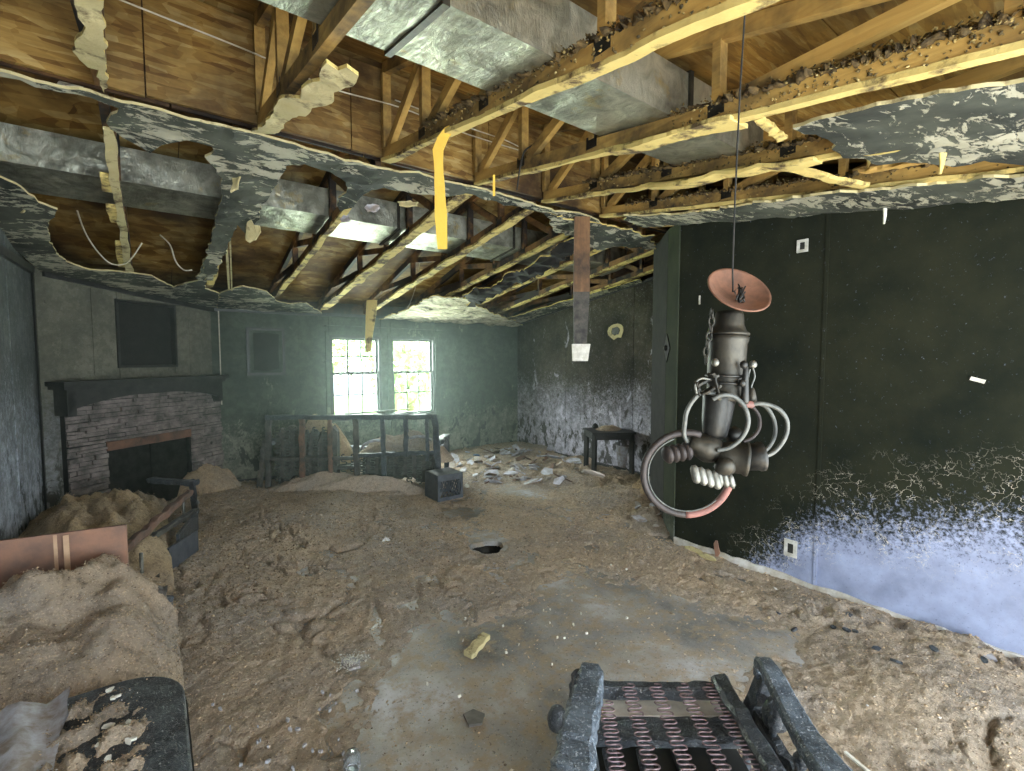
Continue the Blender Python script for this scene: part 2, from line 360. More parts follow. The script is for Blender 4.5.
    def build(s, name, mat, parent=None, smooth=False, at=None):
        me = bpy.data.meshes.new(name)
        vs = s.v
        if at is not None: at = Vector(at); vs = [tuple(Vector(v)-at) for v in vs]
        me.from_pydata(vs, [], s.f)
        mats = mat if isinstance(mat, (list, tuple)) else [mat]
        for m in mats: me.materials.append(M[m])
        if any(s.mi): me.polygons.foreach_set('material_index', s.mi)
        if smooth: me.polygons.foreach_set('use_smooth', [True]*len(me.polygons))
        me.update()
        o = bpy.data.objects.new(name, me); C.objects.link(o)
        if at is not None: o.location = at
        if parent is not None: o.parent = parent
        return o
def tag(o, label=None, cat=None, group=None, kind=None):
    if label: o['label'] = label
    if cat: o['category'] = cat
    if group: o['group'] = group
    if kind: o['kind'] = kind
    return o
def thing(name, label, cat, loc=(0, 0, 0), rz=0, group=None):
    o = bpy.data.objects.new(name, None); C.objects.link(o); o.empty_display_size = .1
    o.location = loc; o.rotation_euler = (0, 0, rz); return tag(o, label, cat, group)
def bev(o, w=.004, seg=2):
    m = o.modifiers.new('bevel', 'BEVEL'); m.width = w; m.segments = seg; m.limit_method = 'ANGLE'; return o
def dup(o, parent=None):
    c = o.copy(); C.objects.link(c); c.parent = parent
    for ch in [x for x in o.children]: dup(ch, c)
    return c
def fb(x, y, z=0, o=4): return mn.fractal(Vector((x, y, z)), 1.0, 2.0, o)
def ragged(poly, zf, thick=.013, jit=.02, step=.035, grid=.07, seed=1, sagamp=.015):
    """uneven slab over an xy polygon: torn outline, wavy sheet, real thickness"""
    r = random.Random(seed); pts = []
    n = len(poly)
    for i in range(n):
        a = Vector(poly[i][:2]); b = Vector(poly[(i+1) % n][:2]); k = max(1, int((b-a).length/step))
        nrm = Vector((-(b-a).y, (b-a).x)); nrm = nrm.normalized() if nrm.length > 0 else nrm
        for j in range(k):
            p = a.lerp(b, j/k); e = fb(p.x*9+seed, p.y*9, 0)*jit*1.6+r.uniform(-jit, jit)*.5
            pts.append(p+nrm*e)
    m = len(pts); inner = []
    xs = [p.x for p in pts]; ys = [p.y for p in pts]
    def inside(x, y):
        c = False; j = m-1
        for i in range(m):
            if (pts[i].y > y) != (pts[j].y > y) and x < (pts[j].x-pts[i].x)*(y-pts[i].y)/(pts[j].y-pts[i].y)+pts[i].x: c = not c
            j = i
        return c
    x = min(xs)
    while x < max(xs):
        y = min(ys)
        while y < max(ys):
            q = (x+r.uniform(-.3, .3)*grid, y+r.uniform(-.3, .3)*grid)
            if inside(*q): inner.append(Vector(q))
            y += grid
        x += grid
    vo, eo, fo, *_ = delaunay_2d_cdt(pts+inner, [(i, (i+1) % m) for i in range(m)], [], 1, 1e-5)
    N_ = len(vo); vs = []; edges = {}
    for t in (0, 1):
        for v in vo: vs.append((v.x, v.y, zf(v.x, v.y)-sagamp*(1+fb(v.x*4, v.y*4, seed))+t*thick))
    mb = MB(); fl = [tuple(reversed(f)) for f in fo]+[tuple(i+N_ for i in f) for f in fo]
    cnt = {}
    for f in fo:
        for i in range(len(f)):
            e = (f[i], f[(i+1) % len(f)]); cnt[e] = 1
    side = [(a, b, b+N_, a+N_) for (a, b) in cnt if (b, a) not in cnt]
    mb.v = vs; mb.f = fl+side; mb.mi = [0]*len(fl)+[1]*len(side)
    return mb
def ribbon(a, b, w, th, seg=40, seed=0, jw=.45, drop=.01, side=(1, 0, 0), amp=1.0):
    """torn strip hanging on to a board's underside"""
    a = Vector(a); b = Vector(b); r = random.Random(seed); s = Vector(side); mb = MB(); vs = []
    L = (b-a).length
    for k in range(seg+1):
        t = k/seg; p = a.lerp(b, t); q = t*L
        wl = w/2*(1+jw*1.5*fb(q*2.6, seed*3.1, 0, 5)+r.uniform(-.04, .04)); wr = w/2*(1+jw*1.5*fb(q*2.6, seed*3.1+9, 0, 5)+r.uniform(-.04, .04))
        sag = drop*(.4+abs(fb(q*2, seed+4., 0, 2))*1.3)*amp
        for sx, dz in ((-wl, -sag), (wr, -sag*.7), (wr, th-sag*.6), (-wl, th-sag*.9)): vs.append(p+s*sx+Vector((0, 0, dz)))
    fs = [(0, 1, 2, 3), (seg*4+3, seg*4+2, seg*4+1, seg*4)]
    for k in range(seg):
        for i in range(4): fs.append((k*4+i, (k+1)*4+i, (k+1)*4+(i+1) % 4, k*4+(i+1) % 4))
    return mb.add(vs, fs)
def crumbs(pts, sizes, name, mat, parent=None, seed=3, flat=.6):
    """many little lumps joined into one mesh"""
    rs = np.random.RandomState(seed); P = np.array(pts, dtype=float); n = len(P); S = np.array(sizes)[:, None, None]
    base = np.array([[1, 0, 0], [-1, 0, 0], [0, 1, 0], [0, -1, 0], [0, 0, 1], [0, 0, -1]], float)
    F_ = np.array([[0, 2, 4], [2, 1, 4], [1, 3, 4], [3, 0, 4], [2, 0, 5], [1, 2, 5], [3, 1, 5], [0, 3, 5]])
    V = np.repeat(base[None], n, 0)*rs.uniform(.5, 1.3, (n, 6, 1)); V[:, :, 2] *= flat
    a = rs.uniform(0, 6.28, n); ca, sa = np.cos(a), np.sin(a); X = V[:, :, 0]*1.25; Y = V[:, :, 1]*.8
    V = np.stack([X*ca[:, None]-Y*sa[:, None], X*sa[:, None]+Y*ca[:, None], V[:, :, 2]+X*rs.uniform(-.4, .4, (n, 1))], 2)*S+P[:, None, :]
    FF = (F_[None]+(np.arange(n)*6)[:, None, None]).reshape(-1)
    me = bpy.data.meshes.new(name); me.vertices.add(n*6); me.vertices.foreach_set('co', V.reshape(-1))
    me.loops.add(n*24); me.loops.foreach_set('vertex_index', FF.astype(np.int32))
    me.polygons.add(n*8); me.polygons.foreach_set('loop_start', np.arange(0, n*24, 3, dtype=np.int32))
    me.update(calc_edges=True); me.validate(); me.materials.append(M[mat])
    o = bpy.data.objects.new(name, me); C.objects.link(o)
    if parent is not None: o.parent = parent
    return o
# ------------------------------------------------------------------ numpy noise
def vnoise(x, y, seed):
    xi = np.floor(x).astype(np.int64); yi = np.floor(y).astype(np.int64); fx = x-xi; fy = y-yi
    fx = fx*fx*(3-2*fx); fy = fy*fy*(3-2*fy)
    def h(a, b):
        k = (a*374761393+b*668265263+seed*982451653) & 0xffffffff; k = ((k ^ (k >> 13))*1274126177) & 0xffffffff
        return ((k ^ (k >> 16)) & 0xffff)/65535.0
    return (h(xi, yi)*(1-fx)+h(xi+1, yi)*fx)*(1-fy)+(h(xi, yi+1)*(1-fx)+h(xi+1, yi+1)*fx)*fy
def fbm(x, y, sc, o=5, seed=0, g=.5):
    r = 0; a = 1; t = 0
    for i in range(o): r = r+a*vnoise(x*sc, y*sc, seed+i*17); t += a; a *= g; sc *= 2.03
    return r/t
def P2(px, py): p = onz(px, py); return p.x, p.y
BARE = [(590, 590, .42, 1), (450, 690, .42, 1), (530, 650, .42, 1), (650, 610, .40, 1), (720, 640, .35, .8), (512, 490, .32, 1), (470, 512, .22, .8), (545, 470, .22, .7),
        (440, 745, .40, .9), (520, 740, .40, 1), (640, 660, .38, 1), (430, 620, .22, .55), (350, 665, .12, .7), (660, 700, .3, .9), (400, 590, .18, .3), (548, 700, .3, .8), (780, 665, .25, .4), (490, 540, .24, .7)]
HEAP = [(60, 640, .7, .05), (300, 520, .7, .035), (190, 560, .6, .05), (240, 610, .5, .03), (240, 500, .6, .07), (330, 500, .5, .07), (400, 495, .4, .045), (600, 480, .5, .05), (560, 470, .5, .03), (640, 500, .35, .12), (655, 520, .22, .10),
        (930, 690, .45, .04), (1000, 720, .5, .03), (850, 620, .2, .05), (960, 655, .25, .07), (470, 455, .7, .06), (520, 450, .6, .08), (205, 470, .5, .12), (100, 700, .5, .03), (225, 690, .3, .015), (800, 610, .2, .02)]
def field(x, y):
    n1 = fbm(x, y, 1.7, 5, 3); n2 = fbm(x, y, 7, 5, 11, .6); n3 = fbm(x, y, 28, 4, 23, .65)
    rid = 1-np.abs(2*fbm(x+.25*n2, y*.55, 2.1, 4, 41)-1)
    cov = np.ones_like(x)*.9+(n1-.5)*2.0
    for px, py, r, a in BARE:
        cx, cy = P2(px, py); cov = cov-1.45*a*np.exp(-((x-cx)**2+(y-cy)**2)/(r*r)*1.0)
    hp = np.zeros_like(x)
    for px, py, r, a in HEAP:
        cx, cy = P2(px, py); g = np.exp(-((x-cx)**2+(y-cy)**2)/(r*r)*1.2); hp = hp+a*g; cov = cov+.7*g
    cov = np.clip(cov+(n2-.5)*.9, -1, 1.3)
    thick = .020*cov+hp*np.clip(cov, 0, 1)+(n2-.5)*.034*np.clip(cov, .15, 1)+(n3-.5)*.027
    thick = thick-np.where(rid > .93, (rid-.93)*.55, 0)*np.clip(cov, 0, 1)
    hx, hy = P2(488, 547); d2 = ((x-hx)**2+(y-hy)**2); thick = np.where(d2 < .165**2, -.05, thick)
    hx, hy = P2(592, 548); d2 = ((x-hx)**2+((y-hy)*1.3)**2); thick = thick-.05*np.exp(-d2/.07**2)
    return thick, cov
# ------------------------------------------------------------------ floor
XL, XR, XR2, YB, YN = -.80, 3.55, 5.22, 6.80, -1.05
hx, hy = P2(488, 547)
fm = MB(); hs = .22
for a, b in (((XL-.3, YN-.4), (XR2+.3, hy-hs)), ((XL-.3, hy+hs), (XR2+.3, YB+.3)), ((XL-.3, hy-hs), (hx-hs, hy+hs)), ((hx+hs, hy-hs), (XR2+.3, hy+hs))):
    fm.b2((a[0], a[1], -.04), (b[0], b[1], 0))
K = 32; sq = []; ci = []
for i in range(K):
    a = 2*PI*i/K; c, s_ = math.cos(a), math.sin(a); k = hs/max(abs(c), abs(s_)); sq.append((hx+c*k, hy+s_*k, 0)); rr = .135*(1+.10*math.sin(3*a+1)+.05*math.sin(7*a)); ci.append((hx+c*rr, hy+s_*rr, 0))
vs = sq+ci+[(x, y, -.04) for x, y, z in ci]+[(x, y, -.04) for x, y, z in sq]
fs = [(i, (i+1) % K, K+(i+1) % K, K+i) for i in range(K)]+[(K+i, K+(i+1) % K, 2*K+(i+1) % K, 2*K+i) for i in range(K)]+[(2*K+i, 2*K+(i+1) % K, 3*K+(i+1) % K, 3*K+i) for i in range(K)]
fm.add(vs, fs)
tag(fm.build('floor', 'floor'), kind='structure')
sub = MB().b2((XL-.3, YN-.4, -.5), (XR2+.3, YB+.3, -.46)).build('trim_1', 'soot'); tag(sub, kind='structure')
boot = MB(); boot.lathe([(.175, -.0415), (.150, -.05), (.130, -.12), (.125, -.22), (.02, -.23)], (hx, hy, 0), None, 28, 0, False)
tag(boot.build('floor_duct_opening', 'iron', at=(hx, hy, -.2), smooth=True), 'dark round duct hole in the floor amid the bare grey patch', 'floor vent')
# loose insulation layer
st = .0125
gx = np.arange(XL, XR2+.001, st); gy = np.arange(YN, YB+.001, st); GX, GY = np.meshgrid(gx, gy)
TH, COV = field(GX, GY); nx, ny = len(gx), len(gy)
co = np.stack([GX, GY, TH], 2).reshape(-1, 3)
idx = (np.arange(ny-1)[:, None]*nx+np.arange(nx-1)[None]).reshape(-1)
Q = np.stack([idx, idx+1, idx+nx+1, idx+nx], 1)
zq = co[:, 2][Q].max(1); cx_, cy_ = co[:, 0][Q].mean(1), co[:, 1][Q].mean(1)
keep = (zq > -.006) & ~((cx_ > XR+.03) & (cy_ < 2.5)); Q = Q[keep]
used = np.unique(Q); rm = np.full(len(co), -1); rm[used] = np.arange(len(used)); co2 = co[used]; Q = rm[Q]
me = bpy.data.meshes.new('loose_insulation'); me.vertices.add(len(co2)); me.vertices.foreach_set('co', co2.reshape(-1))
me.loops.add(len(Q)*4); me.loops.foreach_set('vertex_index', Q.reshape(-1).astype(np.int32)); me.polygons.add(len(Q)); me.polygons.foreach_set('loop_start', np.arange(0, len(Q)*4, 4, dtype=np.int32))
me.update(calc_edges=True); me.polygons.foreach_set('use_smooth', [True]*len(Q)); me.materials.append(M['insul'])
o = bpy.data.objects.new('loose_insulation', me); C.objects.link(o)
tag(o, 'brown loose cellulose insulation spread over the whole floor', 'insulation', kind='stuff')
# crumbs of insulation on top, denser near the camera
rs = np.random.RandomState(5); n = 150000
sy = rs.uniform(YN, YB, n); sx = rs.uniform(XL, XR2, n); dist = np.hypot(sx, sy)
ok = rs.uniform(0, 1, n) < np.clip(2.4/np.maximum(dist, .5), .15, 1)*np.where((sx > XR) & (sy < 3), 0, 1)
sx, sy = sx[ok], sy[ok]; th, cv = field(sx, sy); pr = np.clip(cv*.9+.16, .10, 1); ok = rs.uniform(0, 1, len(sx)) < pr; hx_, hy_ = P2(488, 547)
ok &= np.hypot(sx-hx_, sy-hy_) > .18
sx, sy, th = sx[ok], sy[ok], th[ok]
sz = rs.uniform(.0018, .0055, len(sx))*np.where(rs.uniform(0, 1, len(sx)) < .05, 1.8, 1)*np.clip(np.hypot(sx, sy)/2.6, .9, 1.8)
o = crumbs(np.stack([sx, sy, np.maximum(th, 0)+sz*.3], 1), sz, 'insulation_crumbs', 'crumb')
tag(o, 'small tan crumbs of insulation scattered on the floor', 'insulation', kind='stuff')
# ------------------------------------------------------------------ walls
def wallrun(name, A, B, mat, ztop, seams, holes=(), battens=True, base=True, th=.10, nside=1, z0=0.0, kind='structure'):
    """slab + separate panels 12 mm proud with recessed joints. A->B along the face, room on the left (nside=1)"""
    A = Vector((A[0], A[1], 0)); B = Vector((B[0], B[1], 0)); L = (B-A).length; d = (B-A)/L; n = Vector((-d.y, d.x, 0))*nside
    def quad(mb, a0, a1, zl, zh, o0, o1):
        p0 = A+d*a0; p1 = A+d*a1; t0 = zh if zh is not None else ztop(p0); t1 = zh if zh is not None else ztop(p1)
        vs = []
        for off in (o0, o1):
            vs += [p0+n*off+UP*zl, p1+n*off+UP*zl, p1+n*off+UP*t1, p0+n*off+UP*t0]
        mb.add(vs, [(0, 1, 2, 3), (7, 6, 5, 4), (0, 4, 5, 1), (1, 5, 6, 2), (2, 6, 7, 3), (3, 7, 4, 0)])
    cuts = sorted(set([0, L]+list(seams)+[x for h in holes for x in h[:2]]))
    w = MB(); pans = []
    for a0, a1 in zip(cuts, cuts[1:]):
        hol = [h for h in holes if h[0] <= a0+1e-4 and h[1] >= a1-1e-4]
        spans = [(z0, None)] if not hol else [(z0, hol[0][2]), (hol[0][3], None)]
        for zl, zh in spans:
            quad(w, a0, a1, zl, zh, -th, 0); pans.append((a0, a1, zl, zh))
    wall = tag(w.build(name, 'soot'), kind=kind)
    for a0, a1, zl, zh in pans:
        pm = MB(); g = .004; quad(pm, a0+g, a1-g, zl+(.0 if zl > z0 else .002), zh if zh is not None else None, .001, .013); pm.build('panel', mat, wall)
    if battens:
        for s_ in seams:
            bm_ = MB(); p = A+d*s_; quad(bm_, s_-.011, s_+.011, z0, ztop(p)-.005, .0135, .019); bm_.build('batten', mat, wall)
    return wall, A, d, n
zw = lambda p: zc(p.y)-.01
# right near wall: runs along y at x=XR, room towards -x
wr, *_ = wallrun('wall_right', (XR+.013, -1.1), (XR+.013, 2.42), 'wall_near', zw, [1.19, 2.41])
wb_, *_ = wallrun('wall_back', (XR2+.0, YB+.013), (-1.0, YB+.013), 'wall_back', zw, [1.20, 3.65],
                  [(XR2-3.57, XR2-2.84, .70, 1.90), (XR2-2.69, XR2-1.95, .70, 1.90)], nside=1)
wallrun('wall_right_far', (XR2+.013, 3.0), (XR2+.013, YB+.1), 'wall_far', zw, [1.24, 2.57])
# angled corner between them: a soot-green door leaf face and a black post
wd, *_ = wallrun('door_1', (XR, 2.40), (3.845, 2.72), 'door_green', zw, [], battens=False)
wp, *_ = wallrun('wall_corner', (3.845, 2.72), (4.30, 3.22), 'soot', zw, [], battens=False)
wallrun('wall_return', (4.30, 3.22), (XR2, 3.22), 'soot', zw, [], battens=False, nside=1)
FA = Vector((.62, 6.85, 0)); FB = Vector((-.74, 5.78, 0)); fl_ = (FB-FA).length; fd = (FB-FA)/fl_; fn = Vector((-fd.y, fd.x, 0))
def fp(a, off, z): return FA+fd*a+fn*off+UP*z
wf, *_ = wallrun('wall_fireplace', FA, FA+fd*(fl_+.06), 'wall_fire', zw, [.35, 1.35], [(.54, 1.13, 1.51, 2.15)])
wallrun('wall_left', (XL-.013, 5.85), (XL-.013, -1.1), 'wall_left', zw, [1.0, 2.2, 3.4, 4.6])
# gables and outer back closing the attic; front part of the room behind the camera
gm = MB()
for x in (XL-.14, XR2+.14):
    pts = [(YN-.1, 0), (YB+.12, 0), (YB+.12, zt(YB)+.1), (RU, zt(RU)+.12), (YN-.1, zt(YN)+.1)]
    vs = [(x-.02, y, z) for y, z in pts]+[(x+.02, y, z) for y, z in pts]; n5 = 5
    gm.add(vs, [tuple(range(n5)), tuple(range(2*n5-1, n5-1, -1))]+[(i, i+n5, (i+1) % n5+n5, (i+1) % n5) for i in range(n5)])
tag(gm.build('wall_gable', 'osb_dark'), kind='structure')
nw = MB()
nw.b2((XL-.1, YN-.1, 0), (-.62, YN, 2.3)); nw.b2((3.2, YN-.1, 0), (XR2+.1, YN, 2.3)); nw.b2((-.62, YN-.1, 2.15), (3.2, YN, 2.3))
tag(nw.build('wall_behind', 'wall_left'), kind='structure')
# eaves block behind wall top at back
ev = MB(); ev.b2((XL-.1, YB+.02, 2.12), (XR2+.1, YB+.10, 2.45)); tag(ev.build('trim_2', 'pine_dark'), kind='structure')
# trims: black crown strip, white baseboard
def strip(name, A, B, off, z0, z1, th, mat, top=False, seg=1, rag=0):
    A = Vector((A[0], A[1], 0)); B = Vector((B[0], B[1], 0)); d = (B-A).normalized(); n = Vector((-d.y, d.x, 0)); mb = MB(); L = (B-A).length
    r = random.Random(int(L*100)); vs = []
    for k in range(seg+1):
        p = A.lerp(B, k/seg); t = zc(p.y)-.012 if top else 0; e = r.uniform(-rag, rag)
        vs += [p+n*off+UP*(z0+t), p+n*(off+th)+UP*(z0+t), p+n*(off+th)+UP*(z1+t+e), p+n*off+UP*(z1+t+e)]
    fs = [(3, 2, 1, 0), (seg*4, seg*4+1, seg*4+2, seg*4+3)]
    for k in range(seg):
        for i in range(4): fs.append((k*4+i, k*4+(i+1) % 4, (k+1)*4+(i+1) % 4, (k+1)*4+i))
    return tag(mb.add(vs, fs).build(name, mat), kind='structure')
strip('trim_3', FA, FB, .015, -.06, 0, .03, 'black_trim', True)
strip('trim_4', (XR2, YB), (.62, YB), .002, -.045, 0, .03, 'black_trim', True)
strip('trim_5', (XR2, 3.2), (XR2, YB), .002, -.04, 0, .03, 'black_trim', True)
strip('trim_6', (XL, 5.7), (XL, -1), .002, -.06, 0, .03, 'black_trim', True)
strip('baseboard_right', (XR, -1.0), (XR, 2.40), .002, 0, .06, .018, 'white_trim', False, 60, .008)
strip('baseboard_far', (XR2, 3.3), (XR2, YB), .002, 0, .05, .016, 'black_trim', False, 30, .01)
strip('baseboard_back', (XR2, YB), (.65, YB), .002, 0, .06, .016, 'black_trim', False, 30, .01)
# ------------------------------------------------------------------ windows
def window(idx, x0, x1, topgrid):
    z0, z1 = .70, 1.90; y = YB; zm = 1.37
    fr = MB(); t = .035
    fr.b2((x0, y-.01, z0), (x0+t, y+.10, z1)); fr.b2((x1-t, y-.01, z0), (x1, y+.10, z1)); fr.b2((x0+t, y-.01, z1-t), (x1-t, y+.10, z1)); fr.b2((x0+t, y-.02, z0), (x1-t, y+.10, z0+t))
    w = tag(fr.build('window_%d' % idx, 'black_trim'), kind='structure')
    a0, a1 = x0+t, x1-t
    for nm, (zl, zh, yo) in (('lower_sash', (z0+t, zm+.02, .02)), ('upper_sash', (zm-.02, z1-t, .055))):
        s = MB(); q = .028
        s.b2((a0, y+yo, zl), (a0+q, y+yo+.03, zh)); s.b2((a1-q, y+yo, zl), (a1, y+yo+.03, zh)); s.b2((a0+q, y+yo, zl), (a1-q, y+yo+.03, zl+q)); s.b2((a0+q, y+yo, zh-q), (a1-q, y+yo+.03, zh))
        so_ = s.build('sash', 'black_trim', w)
        if nm == 'lower_sash' or topgrid:
            for k in (1, 2):
                x = a0+q+(a1-a0-2*q)*k/3+rnd.uniform(-.01, .01); g = MB(); g.b2((x-.011, y+yo+.008, zl+q), (x+.011, y+yo+.02, zh-q)); g.build('muntin', 'black_trim', so_)
            zz = (zl+zh)/2; g = MB(); g.b2((a0+q, y+yo+.009, zz-.010), (a1-q, y+yo+.021, zz+.010)); g.build('muntin', 'black_trim', so_)
        p = MB(); p.b2((a0+q, y+yo+.022, zl+q), (a1-q, y+yo+.025, zh-q)); p.build('pane', 'glass', so_)
    # melted lumps along the meeting rail
    mm = MB(); mm.roughbar((a0, y+.012, zm), (a1, y+.012, zm), .04, .035, 26, .5, seed=idx); mm.build('melted_rail', 'char_dull', w)
    # casing
    c = MB(); c.b2((x0-.05, y-.022, z0-.05), (x0, y-.002, z1+.05)); c.b2((x1, y-.022, z0-.05), (x1+.05, y-.002, z1+.05)); c.b2((x0, y-.022, z1), (x1, y-.002, z1+.05)); c.b2((x0, y-.04, z0-.05), (x1, y-.002, z0))
    c.build('casing', 'wall_back', w)
window(1, 1.95, 2.69, True); window(2, 2.84, 3.57, False)
rod = MB(); rod.tube([(1.85, YB-.05, 2.03), (3.7, YB-.05, 2.02)], .005, 6); rod.b2((1.9, YB-.05, 2.02), (1.91, YB, 2.035)); rod.b2((3.6, YB-.05, 2.01), (3.61, YB, 2.03))
tag(rod.build('curtain_rod', 'tube_grey', at=(2.77, YB-.03, 2.02)), 'thin grey curtain rod above the two windows', 'curtain rod')
# ------------------------------------------------------------------ roof: OSB ridge beam, decking
bp = tag(MB().b2((XL-.1, RU+.02, 2.84), (XR2+.1, RU+.05, 3.34)).build('ridge_beam', 'osb_dark'), kind='structure')
x = XL-.1; k = 0; edges = [XL-.1, .02, .98, 1.95, 3.15, 4.2, XR2+.1]
for a, b in zip(edges, edges[1:]):
    MB().b2((a+.003, RU-.003, 2.815+.01*rnd.random()), (b-.003, RU+.019, 3.335)).build('sheathing_panel', 'osb_beam', bp)
    MB().b2((a+.1, RU+.051, 2.815), (b+.09, RU+.068, 3.335)).build('sheathing_panel', 'osb_dark', bp)
deck = MB()
for sgn in (-1, 1):
    y1 = YN-.5 if sgn < 0 else YB+.55
    vs = [(xx, yy, zt(yy)+.085+t) for xx in (XL-.3, XR2+.3) for yy in (RU, y1) for t in (0, .02)]
    deck.add(vs, [(0, 1, 3, 2), (4, 6, 7, 5), (0, 4, 5, 1), (2, 3, 7, 6), (0, 2, 6, 4), (1, 5, 7, 3)])
roof = tag(deck.build('roof_deck', 'osb_dark'), kind='structure')
for sgn, mat in ((-1, 'osb_deck'), (1, 'osb_beam')):
    ys = [RU, RU+sgn*.9, RU+sgn*2.1, RU+sgn*3.3, RU+sgn*4.4]
    for j, (ya, yb) in enumerate(zip(ys, ys[1:])):
        xs = [XL-.3]; xx = XL-.3+(1.3 if j % 2 else 2.5)
        while xx < XR2+.3: xs.append(xx); xx += 2.44
        xs.append(XR2+.3)
        for xa, xb in zip(xs, xs[1:]):
            g = .003; a_, b_ = (ya+sgn*g, yb-sgn*g)
            vs = [(q, yy, zt(yy)+.068+t) for q in (xa+g, xb-g) for yy in (a_, b_) for t in (0, .015)]
            MB().add(vs, [(0, 1, 3, 2), (4, 6, 7, 5), (0, 4, 5, 1), (2, 3, 7, 6), (0, 2, 6, 4), (1, 5, 7, 3)]).build('deck_panel', mat, roof)
# ------------------------------------------------------------------ trusses
TX = [-.76, -.14, .50, 1.18, 1.83, 2.45, 3.10, 3.73, 4.36, 4.99]
where = ['against the left wall', 'second from the left wall', 'third from the left wall', 'holding the hanging fixture', 'crossing under the near silver duct end', 'fifth beyond the silver duct', 'beside the dark right wall', 'just above the dark right wall', 'past the dark right wall', 'at the far right wall']
def truss(i, x, far):
    s = 1 if far else -1; y0 = RU+s*(.10 if far else .03); y1 = YB if far else YN
    side = 'window side' if far else 'near side'
    t = thing('roof_truss', '%s roof truss on %s of ridge, %s' % ('sooty' if far else 'yellowed', side, where[i]), 'truss', (x, y0, zc(y0)))
    def L(p): return (p[0]-x, p[1]-y0, p[2]-zc(y0))
    W_, H_ = .038, .064; mat = ('pine_far' if far else 'pine')
    if not far and i < 2: mat = 'pine_far'
    off = Vector((-x, -y0, -zc(y0)))
    def bar(a, b, w=W_, h=H_, m=mat, nm='web'):
        MB().bar(Vector(a)+off, Vector(b)+off, w, h).build(nm, m, t)
    bar((x, y0, zc(y0)+H_/2), (x, y1, zc(y1)+H_/2), nm='bottom_chord')
    bar((x, y0, zt(y0)+H_/2), (x, y1, zt(y1)+H_/2), nm='top_chord')
    pn = [.04, .55, 1.13, 1.80, 2.62, 3.5] if not far else [.10, .55, 1.05, 1.56, 2.3, 3.2]; skip = 2
    w2 = .034
    for a, b in zip(pn, pn[1:]):
        ya, yb = RU+s*a, RU+s*b
        if zt(ya)-zc(ya) > .12: bar((x, ya, zc(ya)+H_), (x, ya, zt(ya)), w2, .05)
        if pn.index(a) == skip and x < (2.7 if not far else 4.8): continue
        bar((x, ya+s*.05, zc(ya)+H_*.9), (x, yb, zt(yb)+.01), w2, .055)
    # nail plates
    for a in pn[1:4]:
        ya = RU+s*a; MB().box(Vector((x-.0205, ya, zc(ya)+.05))+off, (.002, .07, .06)).build('nail_plate', 'iron', t)
    return t, off
def chordstrip(t, off, x, ya, yb, w, th, mat, seed, drop=.012, seg=None):
    seg = seg or int(abs(yb-ya)/.03)+2
    m = ribbon(Vector((x, ya, zc(ya)-.012))+off, Vector((x, yb, zc(yb)-.012))+off, w, th, seg, seed, drop=drop)
    m.build('drywall_remnant', mat, t)
def clumps(t, off, x, ya, yb, n, seed, spread=.035, up=.064, mat='crumb_y', size=(.003, .0085)):
    n = int(n*2.6)
    r = random.Random(seed); pts = []; sz = []
    MB().roughbar(Vector((x, ya, zc(ya)+up+.004))+off, Vector((x, yb, zc(yb)+up+.004))+off, min(spread*.9, .06), .018, int(abs(yb-ya)/.012), .8, seed=seed).build('insulation_crust', 'crust', t, True)['kind'] = 'stuff'
    for k in range(n):
        y = ya+(yb-ya)*r.random(); d = .5+.5*fb(y*6, seed*1.3)
        if r.random() > d+.45: continue
        dx = max(-.03, min(.03, r.gauss(0, .02))); z = zc(y)+up+.004+abs(r.gauss(0, .010))*(1+d)-max(0, abs(dx)-.019)*1.1
        if abs(dx) > .019 and r.random() < .45: z = zc(y)+r.uniform(0, up); dx = math.copysign(.019+r.uniform(0, .004), dx)
        pts.append(Vector((x+dx, y, z))+off); sz.append(r.uniform(*size))
    o = crumbs(pts, sz, 'insulation_clump', mat, t, seed, .8); o['kind'] = 'stuff'
for i, x in enumerate(TX):
    t, off = truss(i, x, False)
    if i == 1:
        pass
    elif i == 2:
        pass
    elif i == 3:
        chordstrip(t, off, x, 2.86, -.9, .055, .02, 'gyp', 33, .010); clumps(t, off, x, 2.3, .2, 900, 3, .06)
    elif i == 4:
        chordstrip(t, off, x, 2.86, -.9, .05, .02, 'gyp', 34, .010); clumps(t, off, x, 1.05, -.2, 1500, 4, .10); clumps(t, off, x, 1.3, 1.05, 120, 14, .04)
        chordstrip(t, off, x, 1.65, 1.0, .11, .016, 'gyp', 44, .02)
    elif i == 5:
        chordstrip(t, off, x, 2.86, .2, .055, .02, 'gyp', 35, .025); clumps(t, off, x, 2.4, .6, 700, 5, .07)
        chordstrip(t, off, x-.02, 1.9, .95, .10, .014, 'gyp', 45, .05)
    elif i == 6:
        chordstrip(t, off, x, 2.86, -.9, .07, .02, 'gyp', 36, .02); clumps(t, off, x, 2.6, .4, 600, 6, .05)
    t, off = truss(i, x, True)
    if i == 1:
        chordstrip(t, off, x, 3.2, 5.9, .045, .018, 'gyp_pale', 51, .01)
        chordstrip(t, off, x-.03, 3.75, 3.95, .07, .03, 'gyp', 61, .01); chordstrip(t, off, x-.03, 4.2, 4.45, .07, .03, 'gyp', 62, .01); chordstrip(t, off, x-.03, 4.9, 5.5, .07, .03, 'gyp', 63, .01)
    elif i == 3: chordstrip(t, off, x, 3.5, 6.1, .05, .02, 'gyp', 52, .01)
    elif i == 4: chordstrip(t, off, x, 2.98, 6.6, .10, .022, 'gyp', 53, .02)
    elif i == 5: chordstrip(t, off, x, 2.98, 6.6, .085, .02, 'gyp', 54, .018)
    elif i == 2: chordstrip(t, off, x, 5.0, 5.9, .06, .02, 'gyp', 56, .02)
    elif i >= 6: chordstrip(t, off, x, 2.98, 6.7, .075, .02, 'gyp', 50+i, .015)
